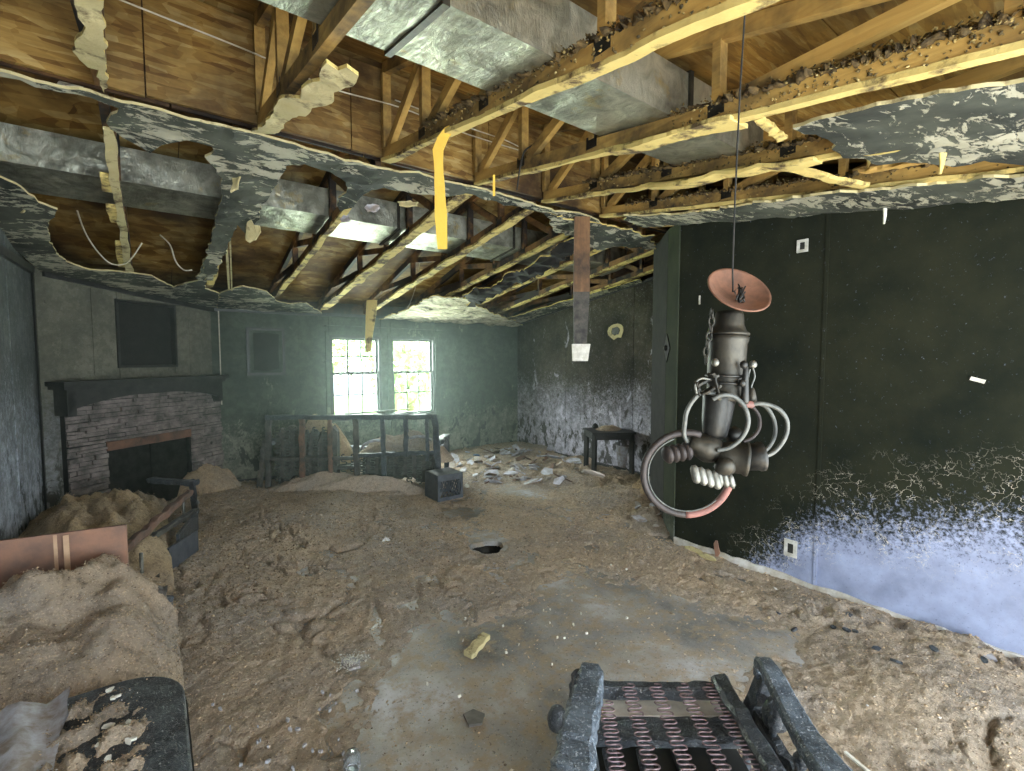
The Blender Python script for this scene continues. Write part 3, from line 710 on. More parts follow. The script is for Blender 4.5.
# ------------------------------------------------------------------ ceiling pieces left hanging
def piece(pix, far, label, mats=('ceil', 'gyp_pale'), seed=1, jit=.018, dz=-.012, sag=.012, extra=None, thick=.013, grp=None, grid=.06):
    poly = [onceil(a, b, far) if len(q) == 2 else Vector(q) for q in pix for a, b in [q[:2]]]
    poly = [(p.x, p.y) for p in poly]
    area2 = sum(a[0]*b[1]-b[0]*a[1] for a, b in zip(poly, poly[1:]+poly[:1]))
    if area2 < 0: poly = poly[::-1]
    base = lambda x_, y_: zc(y_)+dz-thick+(extra(x_, y_) if extra else 0)
    mb = ragged(poly, base, thick, jit, seed=seed, sagamp=sag, grid=grid)
    o = mb.build('ceiling_board', list(mats), at=(poly[0][0], poly[0][1], zc(poly[0][1])))
    return tag(o, label, 'ceiling board', grp)
piece([(790, 118), (850, 101), (940, 82), (1024, 66), (1110, 45), (1150, 148), (1024, 157), (985, 152), (955, 158), (925, 155), (880, 157), (848, 149), (830, 138), (812, 128)], False,
      'large black ceiling board with flaking white paint at the upper right', seed=2)
piece([(326, 50), (337, 58), (348, 53), (362, 63), (354, 73), (334, 79), (332, 89), (317, 93), (308, 102), (292, 108), (272, 127), (252, 124), (271, 106), (272, 98), (284, 89), (298, 86), (301, 77), (318, 69)], False,
      'shaggy pale drywall remnant stuck on the third joist by the ridge', ('gyp_pale', 'gyp'), 21, .010, sag=.02, grid=.03)
piece([(74, -14), (103, -14), (105, 40), (107, 80), (101, 85), (97, 62), (84, 57), (76, 45), (74, 30), (79, 18), (85, 12), (78, 3)], False,
      'pale drywall remnant stuck on the second joist at the upper left', ('gyp_pale', 'gyp'), 22, .008, sag=.015, grid=.03)
o = ragged([(3.05, 2.62), (3.12, 1.9), (3.0, 1.2), (3.08, .6), (2.98, 0), (3.0, -.9), (3.54, -.9), (3.54, 2.4), (3.5, 2.75)][::-1], lambda a, b: zc(b)-.028, .014, .03, seed=5, sagamp=.014).build('ceiling_board', ['ceil', 'gyp_pale'], at=(3.3, 1, zc(1)))
tag(o, 'long torn strip of black ceiling board along the top of the dark right wall', 'ceiling board')
RS = [(-40, 50), (111, 87), (180, 103), (256, 123), (320, 144), (382, 163), (430, 172), (470, 180), (540, 199), (600, 215), (600, 221), (545, 207), (500, 197), (470, 190), (425, 187), (398, 184), (383, 182), (362, 186), (352, 197), (341, 202), (336, 196), (345, 184), (346, 173), (330, 164), (305, 158), (286, 160), (276, 176), (264, 192), (256, 212), (247, 222), (238, 212),
      (230, 224), (222, 240), (212, 262), (204, 262), (203, 246), (210, 225), (216, 202), (222, 180), (218, 160), (208, 150), (212, 138), (196, 134), (178, 133), (163, 136), (150, 141), (135, 136), (122, 130), (107, 122), (110, 110), (118, 98), (90, 87), (60, 80), (20, 70), (-40, 58)]
piece(RS, True, 'ragged black and white ceiling paper strip hanging along the roof ridge', ('ceil', 'gyp_pale'), 9, .012, sag=.02, grid=.04,
      extra=lambda a, b: -.06*max(0, b-3.15))
piece([(-70, 205), (-40, 150), (5, 175), (21, 182), (40, 196), (58, 205), (47, 220), (51, 242), (66, 258), (90, 266), (114, 268), (150, 272), (174, 284), (196, 277), (205, 255), (212, 262), (205, 285), (219, 290), (217, 305), (40, 267), (0, 230)], True,
      'black ceiling board corner remaining above the fireplace wall', seed=12, jit=.012)
piece([(217, 305), (220, 289), (243, 283), (267, 288), (276, 298), (290, 301), (306, 300), (322, 311), (300, 311)], True,
      'black textured ceiling strip remaining above the small framed picture', seed=13, jit=.01)
piece([(372, 318), (392, 310), (412, 303), (425, 294), (455, 290), (470, 296), (480, 303), (497, 311), (512, 317), (523, 320), (523, 323), (450, 321), (375, 317)], True,
      'tan textured ceiling patch sagging above the right window', ('ceil_tan', 'gyp'), 14, .02, sag=.04)
piece([(545, 206), (600, 218), (650, 229), (655, 244), (625, 240), (600, 246), (575, 234), (556, 224)], True,
      'dark ceiling scrap between the ridge and the black corner post', ('ceil', 'gyp'), 15, .03, sag=.03)
piece([(463, 288), (520, 262), (572, 230), (584, 236), (545, 262), (500, 285), (470, 300)], True,
      'dark curled ceiling flap left of the hanging plank', ('soot', 'gyp'), 16, .03, sag=.07)
piece([(500, 319), (560, 300), (640, 277), (650, 285), (560, 312), (526, 322)], True,
      'thin black ceiling edge along the top of the far right wall', ('ceil', 'gyp'), 17, .015)
# hanging flap at the far left
p0 = onceil(-6, 168, True); fl2 = MB()
vs = []; cols_, rows_ = 10, 12
for r_ in range(rows_+1):
    for c_ in range(cols_+1):
        u_ = c_/cols_; w_ = r_/rows_
        px_ = -22+46*u_+8*w_*math.sin(3*u_); py_ = 168+58*w_*(1-.35*u_)+4*math.sin(9*u_)
        vs.append(ondepth(px_, py_, 3.05+.10*w_+.08*math.sin(2.5*u_+w_)))
off_ = FW*.014; n_ = len(vs); vs += [v+off_ for v in vs]; fs = []
for r_ in range(rows_):
    for c_ in range(cols_):
        a = r_*(cols_+1)+c_; f_ = (a, a+1, a+cols_+2, a+cols_+1); fs += [f_[::-1], tuple(i+n_ for i in f_)]
rimv = [c_ for c_ in range(cols_+1)]+[r_*(cols_+1)+cols_ for r_ in range(1, rows_+1)]+[rows_*(cols_+1)+c_ for c_ in range(cols_-1, -1, -1)]+[r_*(cols_+1) for r_ in range(rows_-1, 0, -1)]
for a, b in zip(rimv, rimv[1:]+rimv[:1]): fs.append((a, b, b+n_, a+n_))
tag(fl2.add(vs, fs).build('drywall_flap', 'gyp_pale', smooth=True), 'pale yellow drywall flap bent down from the ceiling at the left wall', 'drywall')
# torn lumps of drywall at the rim of the left hole: separate flap pieces by the ridge
def flap(px, py, Y, w, h, label, mat, seed, tilt=0.3):
    r = random.Random(seed); c = ondepth(px, py, Y); vs = []; n = 14
    for k in range(n):
        a = 2*PI*k/n; q = 1+r.uniform(-.3, .25); vs.append((math.cos(a)*w/2*q, math.sin(a)*h/2*q))
    R = Matrix((RX, UP*math.cos(tilt)+FW*math.sin(tilt), (RX.cross(UP*math.cos(tilt)+FW*math.sin(tilt))))).transposed()
    mb = MB().prism(vs, -.006, .006, R, c)
    mb.v = [tuple(Vector(v)+FW*.02*fb(v[0]*12, v[2]*12, seed)) for v in mb.v]
    return tag(mb.build('drywall_scrap', mat, at=c), label, 'drywall')
flap(238, 176, 2.95, .07, .24, 'curled white drywall tongue dangling under the ridge paper', 'gyp_pale', 1, .5)
flap(252, 232, 3.4, .10, .16, 'pale torn drywall tuft below the dangling tongue', 'gyp_pale', 2, .2)
flap(72, 82, 2.35, .13, .04, 'small white paper shred on the ridge strip at left', 'paper', 5, .3)
flap(372, 208, 2.75, .08, .05, 'crumpled grey scrap caught under the ridge', 'drywall', 6, .3)
flap(345, 634-415, 3.3, .07, .06, 'grey plastic rag hooked on the joist near the ridge', 'drywall', 7, .3)
flap(408, 204, 3.2, .12, .05, 'crumpled pale scrap on the ridge left of the yellow strip', 'gyp_pale', 8, .5)
# narrow lath and folded metal hanging at x~225
lt = MB(); a = onceil(225, 215, True); b = onceil(229, 288, True)
lt.bar(a+UP*-.05, b+UP*-.02, .018, .03); lt.bar(a+RX*.03+UP*-.05, b+RX*.03+UP*-.02, .012, .03)
tag(lt.build('ceiling_lath', 'gyp_pale', at=a), 'pair of thin pale laths hanging at the edge of the left ceiling hole', 'lath')
# ------------------------------------------------------------------ ducts
def duct(name, label, x0, x1, y0, y1, z0, z1, seams, mat='foil', skew=0, seed=0, tilt=0):
    t = thing(name, label, 'duct', ((x0+x1)/2, (y0+y1)/2, z0))
    off = -t.location
    cs = [x0]+[s for s in seams]+[x1]
    for a, b in zip(cs, cs[1:]):
        mb = MB(); nx_, ny_ = max(2, int((b-a)/.08)), 5; vs = []
        ring = [(y0, z0)]+[(y0+(y1-y0)*k/ny_, z0) for k in range(1, ny_)]+[(y1, z0), (y1, (z0+z1)/2), (y1, z1)]+[(y1+(y0-y1)*k/ny_, z1) for k in range(1, ny_)]+[(y0, z1), (y0, (z0+z1)/2)]
        m_ = len(ring)
        for i in range(nx_+1):
            xx = a+.002+(b-a-.004)*i/nx_
            for (yy, zz) in ring:
                w_ = .012*fb(xx*5, yy*6+zz*5, seed); e = 1 if (yy in (y0, y1) and zz in (z0, z1)) else 0
                vs.append(Vector((xx, yy+(w_ if yy in (y0, y1) and not e else 0), zz+(w_ if zz in (z0, z1) and not e else 0)+skew*(xx-x0)+tilt*(yy-y0)))+off)
        fs = [tuple(range(m_-1, -1, -1)), tuple(range(nx_*m_, nx_*m_+m_))]
        for i in range(nx_):
            for j in range(m_): fs.append((i*m_+j, i*m_+(j+1) % m_, (i+1)*m_+(j+1) % m_, (i+1)*m_+j))
        mb.add(vs, fs).build('duct_section', mat, t)
    for s in seams:
        q = MB(); z = skew*(s-x0)
        for (a_, b_) in (((y0-.012, z0-.012), (y1+.012, z0)), ((y0-.012, z0), (y0, z1)), ((y1, z0), (y1+.012, z1)), ((y0-.012, z1), (y1+.012, z1+.01))):
            q.add([Vector((xx, yy, zz+z+tilt*(yy-y0)))+off for xx in (s-.012, s+.012) for yy in (a_[0], b_[0]) for zz in (a_[1], b_[1])], [(0, 1, 3, 2), (4, 6, 7, 5), (0, 4, 5, 1), (2, 3, 7, 6), (0, 2, 6, 4), (1, 5, 7, 3)])
        q.build('duct_collar', 'iron_worn', t)
    return t
duct('air_duct', 'big silver foil air duct resting on the near trusses', -.35, 2.62, 1.29, 1.70, 2.632, 2.85, [.72, 1.95], seed=3, tilt=.15)
duct('air_duct', 'long sooty foil air duct beyond the roof ridge', -.79, 4.75, 3.98, 4.38, 2.715, 2.93, [.62, 1.75, 3.0], seed=5, tilt=-.15)
# ------------------------------------------------------------------ cables, hanging strips, plank
def wire(name, label, pts, r, mat, cat='cable', grp=None):
    P = [Vector(p) for p in pts]; out = []
    for k in range(len(P)-1):
        p0_, p1_, p2_, p3_ = P[max(k-1, 0)], P[k], P[k+1], P[min(k+2, len(P)-1)]
        for j in range(6):
            t = j/6; out.append(.5*((2*p1_)+(p2_-p0_)*t+(2*p0_-5*p1_+4*p2_-p3_)*t*t+(3*p1_-p0_-3*p2_+p3_)*t**3))
    out.append(P[-1])
    mb = MB().tube(out, r, 6)
    if cat is None: return mb
    return tag(mb.build(name, mat, at=P[0], smooth=True), label, cat, grp)
wire('ceiling_cable', 'white cable strung across the ridge beam over the trusses', [onplane(105, -8, (0, 1, 0), 2.55), onplane(121, 0, (0, 1, 0), 2.6), onplane(256, 54, (0, 1, 0), 2.72), onplane(331, 88, (0, 1, 0), 2.76), onplane(402, 108, (0, 1, 0), 2.78), onplane(470, 135, (0, 1, 0), 2.8), onplane(560, 162, (0, 1, 0), 2.82)], .004, 'cable')
wire('ceiling_cable', 'second thin white cable sagging beside the hanging yellow strip', [onplane(395, 100, (0, 1, 0), 2.6), onplane(470, 128, (0, 1, 0), 2.62), onplane(505, 140, (0, 1, 0), 2.65), onplane(525, 150, (0, 1, 0), 2.7)], .0035, 'cable')
Z_ = lambda a, b, Y: ondepth(a, b, Y)
wire('loop_cable', 'pale cable looping down from the far duct at left', [Z_(77, 210, 3.9), Z_(85, 232, 3.95), Z_(98, 252, 4.0), Z_(112, 264, 4.05), Z_(128, 262, 4.1), Z_(142, 243, 4.1)], .006, 'cable')
wire('loop_cable', 'short pale cable hanging beside the second far joist', [Z_(160, 235, 4.0), Z_(170, 245, 4.0), Z_(176, 262, 4.0), Z_(184, 270, 4.0), Z_(192, 270, 4.0)], .006, 'cable')
wire('thin_wire', 'thin pale wire dangling by the right window ceiling patch', [Z_(420, 262, 5.6), Z_(416, 285, 5.7), Z_(410, 303, 5.8), Z_(402, 317, 5.9)], .003, 'cable')
wire('black_cable', 'charred black cable tangle hung between the central trusses', [Z_(533, 145, 2.9), Z_(524, 152, 2.9), Z_(520, 168, 2.9), Z_(518, 182, 2.9), Z_(517, 190, 2.9)], .005, 'soot')
def hstrip(pts, w, th, name, label, mat, seed):
    P = [Vector(p) for p in pts]; mb = MB(); vs = []; r = random.Random(seed)
    for k, p in enumerate(P):
        ww = w[k] if isinstance(w, list) else w; q = 1+r.uniform(-.06, .06)
        for sx, sy_ in ((-1, -1), (1, -1), (1, 1), (-1, 1)): vs.append(p+RX*(sx*ww*q/2)+FW*(sy_*th/2))
    n = len(P); fs = [(0, 1, 2, 3), (n*4-1, n*4-2, n*4-3, n*4-4)]
    for k in range(n-1):
        for i in range(4): fs.append((k*4+i, (k+1)*4+i, (k+1)*4+(i+1) % 4, k*4+(i+1) % 4))
    return tag(mb.add(vs, fs).build(name, mat, at=P[0]), label, 'strip')
hs_ = [Z_(478, 119, 2.32), Z_(462, 122, 2.33), Z_(450, 128, 2.34), Z_(443, 138, 2.35)]+[Z_(438+4.5*k/9, 150+99*k/9, 2.35) for k in range(10)]
hstrip(hs_, [.02, .045, .05, .052]+[.050-.006*math.sin(k*.8) for k in range(10)], .012, 'hanging_strip', 'bright yellow strip dangling from the joist left of centre', 'foam', 3)
hstrip([Z_(372, 300, 5.8), Z_(371, 315, 5.8), Z_(369, 335, 5.8), Z_(368, 352, 5.8)], [.13, .13, .09, .07], .012, 'hanging_strip', 'pale torn strip dangling in front of the left window', 'gyp', 4)
hstrip([Z_(494, 175, 2.6), Z_(494, 185, 2.6), Z_(494, 196, 2.6)], .012, .006, 'hanging_strip', 'tiny yellow sliver hanging from the truss above the ridge', 'foam', 5)
hstrip([Z_(868, 155, 2.4), Z_(869, 163, 2.4), Z_(867, 168, 2.4)], [.02, .015, .008], .006, 'hanging_strip', 'small yellow drip of drywall under the upper right board', 'gyp', 6)
hstrip([Z_(943, 153, 1.9), Z_(942, 164, 1.9), Z_(940, 174, 1.9)], [.028, .016, .008], .006, 'hanging_strip', 'pointed tan shred hanging under the upper right board', 'gyp', 7)
hstrip([Z_(885, 208, 2.8), Z_(885, 216, 2.8), Z_(884, 224, 2.8)], [.02, .015, .008], .006, 'hanging_strip', 'small white shred at the top of the dark right wall', 'paper', 8)
# broken diagonal pieces near x 770 y 110
for k, (a, b, w_, lab) in enumerate((((757, 118), (782, 138), .035, 'short broken yellow stick under the second truss'), ((812, 160), (870, 148), .05, 'yellow broken joist piece below the large ceiling board'), ((862, 172), (940, 158), .045, 'golden broken joist piece leaning towards the right wall'), ((790, 168), (866, 182), .05, 'frayed yellow joist end sagging above the dark right wall'))):
    mb = MB().roughbar(onceil(a[0], a[1], False), onceil(b[0], b[1], False)-UP*(.02 if k == 3 else 0), w_, .02, 12, .3, seed=k); tag(mb.build('broken_lumber', 'gyp' if k != 2 else 'pine', at=onceil(a[0], a[1], False)), lab, 'lumber')
# hanging plank
pt = thing('hanging_plank', 'scorched brown plank hanging vertically from the ridge', 'plank', Z_(581, 345, 4.05))
off = -pt.location; yp = 4.05
def plk(py0, py1, wpx0, wpx1, cxp0, cxp1, mat, nm, th=.035):
    a = Z_(cxp0, py0, yp); b = Z_(cxp1, py1, yp); mb = MB(); 
    vs = []
    for p, w_ in ((a, wpx0), (b, wpx1)):
        w_ = w_/F*yp
        for sx, sy_ in ((-1, -1), (1, -1), (1, 1), (-1, 1)): vs.append(p+RX*(sx*w_/2)+FW*(sy_*th/2)+off)
    mb.add(vs, [(0, 1, 2, 3), (7, 6, 5, 4), (0, 4, 5, 1), (1, 5, 6, 2), (2, 6, 7, 3), (3, 7, 4, 0)]); return mb.build(nm, mat, pt)
M['plank_top'] = wood('plank_wood', (.24, .13, .055), (.14, .07, .03), .34, sc=1, axis=2)
plk(217, 292, 15, 16, 582, 581.5, 'plank_top', 'plank_wood'); plk(292, 349, 16, 12, 581.5, 580, 'char_dull', 'charred_end')
plk(344, 361, 18, 15, 581, 580, 'paper', 'torn_paper', .05)
# ------------------------------------------------------------------ fireplace
def fbox(mb, a0, a1, o0, o1, z0, z1, mi=0):
    vs = [fp(a, o_, z) for a in (a0, a1) for o_ in (o0, o1) for z in (z0, z1)]
    return mb.add(vs, [(0, 1, 3, 2), (4, 6, 7, 5), (0, 4, 5, 1), (2, 3, 7, 6), (0, 2, 6, 4), (1, 5, 7, 3)], mi)
core = MB(); fbox(core, .03, .44, .014, .07, 0, .79); fbox(core, 1.33, 1.66, .014, .07, 0, .79); fbox(core, .03, 1.66, .014, .07, .79, 1.28)
fire = thing('fireplace', 'smoke-stained ledge stone fireplace set in the angled corner wall', 'fireplace', fp(.85, .06, 0)); foff = -fire.location
def fb_build(mb, nm, mat, lab=None, par=None):
    mb.v = [tuple(Vector(v)+foff) for v in mb.v]; o = mb.build(nm, mat, par or fire)
    if lab: o['label'] = lab
    return o
fb_build(core, 'mortar_bed', 'soot')
r = random.Random(4)
def stones(a0, a1, z0, z1, tilt=0.0):
    z = z0
    while z < z1-.012:
        h = min(r.uniform(.026, .046), z1-z); a = a0
        while a < a1-.01:
            w_ = r.uniform(.10, .30); b = min(a+w_, a1)
            if a1-b < .05: b = a1
            d_ = .075+r.uniform(0, .03); mb = MB(); g = .003
            dz0, dz1 = r.uniform(-.004, .004), r.uniform(-.004, .004)
            vs = [fp(aa, oo, zz+(dz0 if aa == a+g else dz1)) for aa in (a+g, b-g) for oo in (.072, d_+r.uniform(-.006, .006)) for zz in (z+g, z+h-g)]
            mb.add(vs, [(0, 1, 3, 2), (4, 6, 7, 5), (0, 4, 5, 1), (2, 3, 7, 6), (0, 2, 6, 4), (1, 5, 7, 3)])
            fb_build(mb, 'stone', 'stone'); a = b
        z += h
stones(.03, .44, 0, .79); stones(1.33, 1.66, .02, .79); stones(.03, 1.66, .79, 1.27)
h_ = MB(); fbox(h_, .44, 1.33, .02, .085, .70, .785); fb_build(h_, 'lintel', 'char_brown', 'reddish scorched metal lintel')
bx_ = MB(); fbox(bx_, .44, 1.33, .016, .022, 0, .70); fbox(bx_, .44, .46, .022, .07, 0, .70); fbox(bx_, 1.31, 1.33, .022, .07, 0, .70); fb_build(bx_, 'firebox', 'iron')
for a0, a1 in ((.47, .88), (.89, 1.30)):
    d_ = MB(); fbox(d_, a0, a1, .03, .04, .03, .69); fb_build(d_, 'fire_door', 'iron')
mant = thing('mantel_shelf', 'black charred mantel shelf with arched front above the fireplace', 'mantel', fp(.85, .1, 1.1)); moff = -mant.location
def mb_build(mb, nm, mat): mb.v = [tuple(Vector(v)+moff) for v in mb.v]; return mb.build(nm, mat, mant)
s = MB(); fbox(s, .06, 1.76, .015, .25, 1.345, 1.385); mb_build(s, 'shelf_board', 'black_trim')
s = MB(); fbox(s, .08, 1.74, .015, .215, 1.315, 1.345); mb_build(s, 'moulding', 'black_trim')
# arched apron
ap = []; na = 24
for k in range(na+1):
    a = .10+1.59*k/na; q = (a-.895)/.80; ap.append((a, 1.235-.125*max(0, abs(q)-.05)**2.2 if abs(q) < .93 else 1.10))
s = MB(); vs = []
for a, z in ap:
    for o_ in (.14, .18): vs += [fp(a, o_, z), fp(a, o_, 1.315)]
fs = []
for k in range(na):
    b = k*4; c_ = b+4; fs += [(b, c_, c_+1, b+1), (b+2, b+3, c_+3, c_+2), (b, b+2, c_+2, c_), (b+1, c_+1, c_+3, b+3)]
fs += [(0, 1, 3, 2), (na*4, na*4+2, na*4+3, na*4+1)]
s.add(vs, fs); mb_build(s, 'arched_apron', 'black_trim')
for a0, a1 in ((.09, .15), (1.63, 1.70)):
    s = MB(); fbox(s, a0, a1, .015, .18, 1.08, 1.315); mb_build(s, 'corbel', 'black_trim')
# recessed television niche / black panel
ni = thing('wall_niche', 'square black recessed panel on the wall above the mantel', 'panel', fp(.83, -.03, 1.5)); no = -ni.location
s = MB(); fbox(s, .54, 1.13, -.05, -.03, 1.51, 2.15); s.v = [tuple(Vector(v)+no) for v in s.v]; s.build('panel_face', 'soot', ni)
for (a0, a1, z0, z1) in ((.52, .545, 1.49, 2.17), (1.125, 1.15, 1.49, 2.17), (.545, 1.125, 1.49, 1.515), (.545, 1.125, 2.145, 2.17)):
    s = MB(); fbox(s, a0, a1, -.03, .03, z0, z1); s.v = [tuple(Vector(v)+no) for v in s.v]; s.build('panel_frame', 'black_trim', ni)
# corner conduit strip & leaning stick
s = MB().bar((.66, 6.78, 1.02), (.66, 6.78, 2.2), .012, .012); tag(s.build('corner_strip', 'cable', at=(.66, 6.78, 1.02)), 'thin pale strip in the corner right of the mantel', 'strip')
s = MB().roughbar(onz(224, 480, .02), onplane(210, 442, (0, 1, 0), 6.68), .04, .03, 12, .2, seed=2); tag(s.build('leaning_stick', 'char_dull'), 'charred stick leaning against the corner beside the fireplace', 'stick')
# ------------------------------------------------------------------ picture on back wall
def on_back(px, py): return onplane(px, py, (0, 1, 0), YB)
a = on_back(246, 374); b = on_back(285, 330); pw = .40; xc = (a.x+b.x)/2; zc_ = (a.z+b.z)/2
pic = thing('picture_frame', 'small smoke-blackened framed picture on the window wall', 'picture', (xc, YB-.002, zc_-.3))
hh = .30; hw = .22
s = MB();
for (x0, x1, z0, z1) in ((-hw, -hw+.03, 0, 2*hh), (hw-.03, hw, 0, 2*hh), (-hw+.03, hw-.03, 0, .03), (-hw+.03, hw-.03, 2*hh-.03, 2*hh)): s.b2((x0, -.03, z0), (x1, -.012, z1))
s.build('frame', 'black_trim', pic)
MB().b2((-hw+.03, -.016, .03), (hw-.03, -.012, 2*hh-.03)).build('mat_border', 'wall_back', pic)
s = MB(); r_ = random.Random(3); poly = []
for (x, z) in ((-.14, .07), (0, .05), (.15, .08), (.14, .3), (.15, .52), (0, .54), (-.13, .53), (-.15, .3)): poly.append((x+r_.uniform(-.01, .01), z))
s.add([(x, -.019, z) for x, z in poly]+[(x, -.0165, z) for x, z in poly], [tuple(range(8)), tuple(range(15, 7, -1))]+[(i, i+8, (i+1) % 8+8, (i+1) % 8) for i in range(8)]); s.build('picture_sheet', 'soot', pic)
# ------------------------------------------------------------------ right wall fittings
def onr(px, py): return onplane(px, py, (1, 0, 0), XR)
def wallplate(px, py, w_, h_, name, label, cat, holes=True, hole_m='soot'):
    p = onr(px, py); t = thing(name, label, cat, (XR-.002, p.y, p.z)); 
    s = MB()
    for (a, b, c_, d_) in ((-w_/2, -w_*.22, -h_/2, h_/2), (w_*.22, w_/2, -h_/2, h_/2), (-w_*.22, w_*.22, -h_/2, -h_*.28), (-w_*.22, w_*.22, h_*.28, h_/2)): s.b2((-.010, a, c_), (-.001, b, d_))
    s.build('cover_plate', 'plate', t); MB().b2((-.007, -w_*.22, -h_*.28), (-.001, w_*.22, h_*.28)).build('socket', hole_m, t); return t
wallplate(791, 548, .085, .12, 'wall_outlet', 'white outlet plate low on the dark right wall', 'outlet')
wallplate(803, 246, .07, .085, 'wall_bracket_plate', 'small tan square mount plate high on the dark right wall', 'plate')
p = onr(978, 380); s = MB().box((XR-.006, p.y, p.z), (.01, .06, .02), Matrix.Rotation(.3, 3, 'X')); tag(s.build('paint_chip', 'paper', at=p), 'pale paint chip stuck high on the dark right wall', 'chip')
p = onr(700, 300); s = MB().box((XR-.006, p.y, p.z), (.006, .012, .07)); tag(s.build('paint_chip', 'plate', at=p), 'thin pale sliver on the dark wall left of the hanging fixture', 'chip')
# small plates and torn paper at the base
for k, (px, py, w_, h_) in enumerate(((694, 549, .16, .06), (722, 552, .05, .16), (708, 556, .14, .05))):
    p = onz(px, py+6); r_ = random.Random(k); poly = [(math.cos(2*PI*i/9)*w_/2*r_.uniform(.7, 1.2), math.sin(2*PI*i/9)*h_/2*r_.uniform(.7, 1.2)) for i in range(9)]
    R = Matrix.Rotation(PI/2, 3, 'Z')@Matrix.Rotation(PI/2-.2, 3, 'X')
    s = MB().prism(poly, -.004, .004, R, (min(p.x, XR-.05), p.y, h_/2+.012)); tag(s.build('torn_board', 'gyp_pale' if k != 1 else 'ply', at=p), ['torn pale board edge at the base of the green door leaf', 'upright tan drywall shard at the wall base', 'low white drywall crumb by the baseboard start'][k], 'drywall')
# diamond plate on the green door face
dA = Vector((XR, 2.40, 0)); dB = Vector((3.845, 2.72, 0)); dd = (dB-dA).normalized(); dn = Vector((-dd.y, dd.x, 0)); c0 = onplane(669, 348, dn, dn.dot(dA))
s = MB(); Rm = Matrix((dd, UP, dd.cross(UP))).transposed(); sg = 1 if dd.cross(UP).dot(dn) > 0 else -1
t = thing('diamond_handle', 'black diamond shaped handle plate on the green corner face', 'handle', c0+dn*.014)
s.prism([(0, -.13), (.12, 0), (0, .13), (-.12, 0)], 0, sg*.008, Rm); s.build('back_plate', 'iron', t); MB().lathe([(.018, 0), (.028, .02*1), (.012, .035)], (0, 0, 0), Rm@Matrix.Rotation(0 if sg > 0 else PI, 3, 'X'), 16).build('knob', 'iron', t, True)
# far right wall details
def onf(px, py): return onplane(px, py, (1, 0, 0), XR2)
t = thing('junction_box', 'open metal junction box with torn plaster ring on the far right wall', 'junction box', onf(616, 331)-Vector((.002, 0, 0)))
s = MB(); K = 14; r_ = random.Random(8); o1 = [(0, math.cos(2*PI*i/K)*.17*r_.uniform(.8, 1.1), math.sin(2*PI*i/K)*.11*r_.uniform(.8, 1.15)) for i in range(K)]; i1 = [(0, y*.55, z*.55) for _, y, z in o1]
s.add(o1+i1+[(-.008, y, z) for _, y, z in o1]+[(-.008, y, z) for _, y, z in i1], [(2*K+i, 2*K+(i+1) % K, 3*K+(i+1) % K, 3*K+i) for i in range(K)]+[(i, (i+1) % K, 2*K+(i+1) % K, 2*K+i) for i in range(K)]+[(K+i, 3*K+i, 3*K+(i+1) % K, K+(i+1) % K) for i in range(K)])
s.build('plaster_ring', 'gyp_pale', t); MB().box((-.004, 0, 0), (.012, .12, .09)).build('metal_box', 'iron', t)
# ------------------------------------------------------------------ end table
tp = camxy(1.33, 6.55); tt = thing('end_table', 'small charred end table against the far right wall', 'table', (tp.x, tp.y, 0), -YAW+.10)
TW, TD, THh = .60, .50, .60
for sx in (-1, 1):
    for sy_ in (-1, 1): bev(MB().bar((sx*(TW/2-.04), sy_*(TD/2-.04), 0), (sx*(TW/2-.045), sy_*(TD/2-.045), THh-.03), .055, .055).build('leg', 'black_trim', tt))
s = MB(); 
for a, b in (((-TW/2+.03, -TD/2+.02), (TW/2-.03, -TD/2+.045)), ((-TW/2+.03, TD/2-.045), (TW/2-.03, TD/2-.02)), ((-TW/2+.02, -TD/2+.05), (-TW/2+.045, TD/2-.05)), ((TW/2-.045, -TD/2+.05), (TW/2-.02, TD/2-.05))): s.b2((a[0], a[1], THh-.10), (b[0], b[1], THh-.03))
s.build('apron', 'black_trim', tt)
bev(MB().box((0, 0, THh-.015), (TW, TD, .03)).build('tabletop', 'black_trim', tt))
s = MB(); s.box((.10, .02, .10), (.02, .34, .18)); 
def heap(name, label, cx, cy, z0, rx, ry, h, mat='insul', n=26, seed=1, cat='insulation', cr='crumb', ang=0, shape=None, crn=200, csz=(.002, .0055)):
    """lumpy mound of debris as a height field"""
    vs = []; idx_ = {}; fs = []; ca, sa = math.cos(ang), math.sin(ang); pts = []; rr = random.Random(seed)
    for j in range(n+1):
        for i in range(n+1):
            u, v = -1+2*i/n, -1+2*j/n; rad = math.sqrt(u*u+v*v)
            k = (max(0, 1-rad**2.2)) if shape is None else shape(u, v)
            z = h*k*(1+.30*fb(u*2.4+seed, v*2.4, 0, 2))+min(.06*h, .016)*fb(u*rx*14, v*ry*14, seed)*min(1, k*2.5)+.008*fb(u*rx*45, v*ry*45, seed)
            if k <= 0: z = -.03
            X, Y = u*rx, v*ry; p = (cx+X*ca-Y*sa, cy+X*sa+Y*ca, z0+z); vs.append(p)
            if k > .03: pts.append(p)
    for j in range(n):
        for i in range(n):
            a = j*(n+1)+i
            if max(vs[q][2] for q in (a, a+1, a+n+1, a+n+2)) > z0-.02: fs.append((a, a+1, a+n+2, a+n+1))
    s = MB().add(vs, fs); o = s.build(name, mat, at=(cx, cy, z0), smooth=True); tag(o, label, cat, kind='stuff')
    if crn and pts:
        P_ = [Vector(rr.choice(pts))+Vector((rr.gauss(0, rx/n), rr.gauss(0, ry/n), .002)) for _ in range(crn*3)]
        P_ = P_
        c_ = crumbs([p-Vector((cx, cy, z0)) for p in P_], [rr.uniform(*csz) for _ in P_], 'crumb_layer', cr, o, seed, .7); c_['kind'] = 'stuff'
    return o
heap('insulation_heap', 'little heap of insulation on the end table', tp.x+.03, tp.y+.03, THh, .20, .16, .05, seed=21, crn=150)
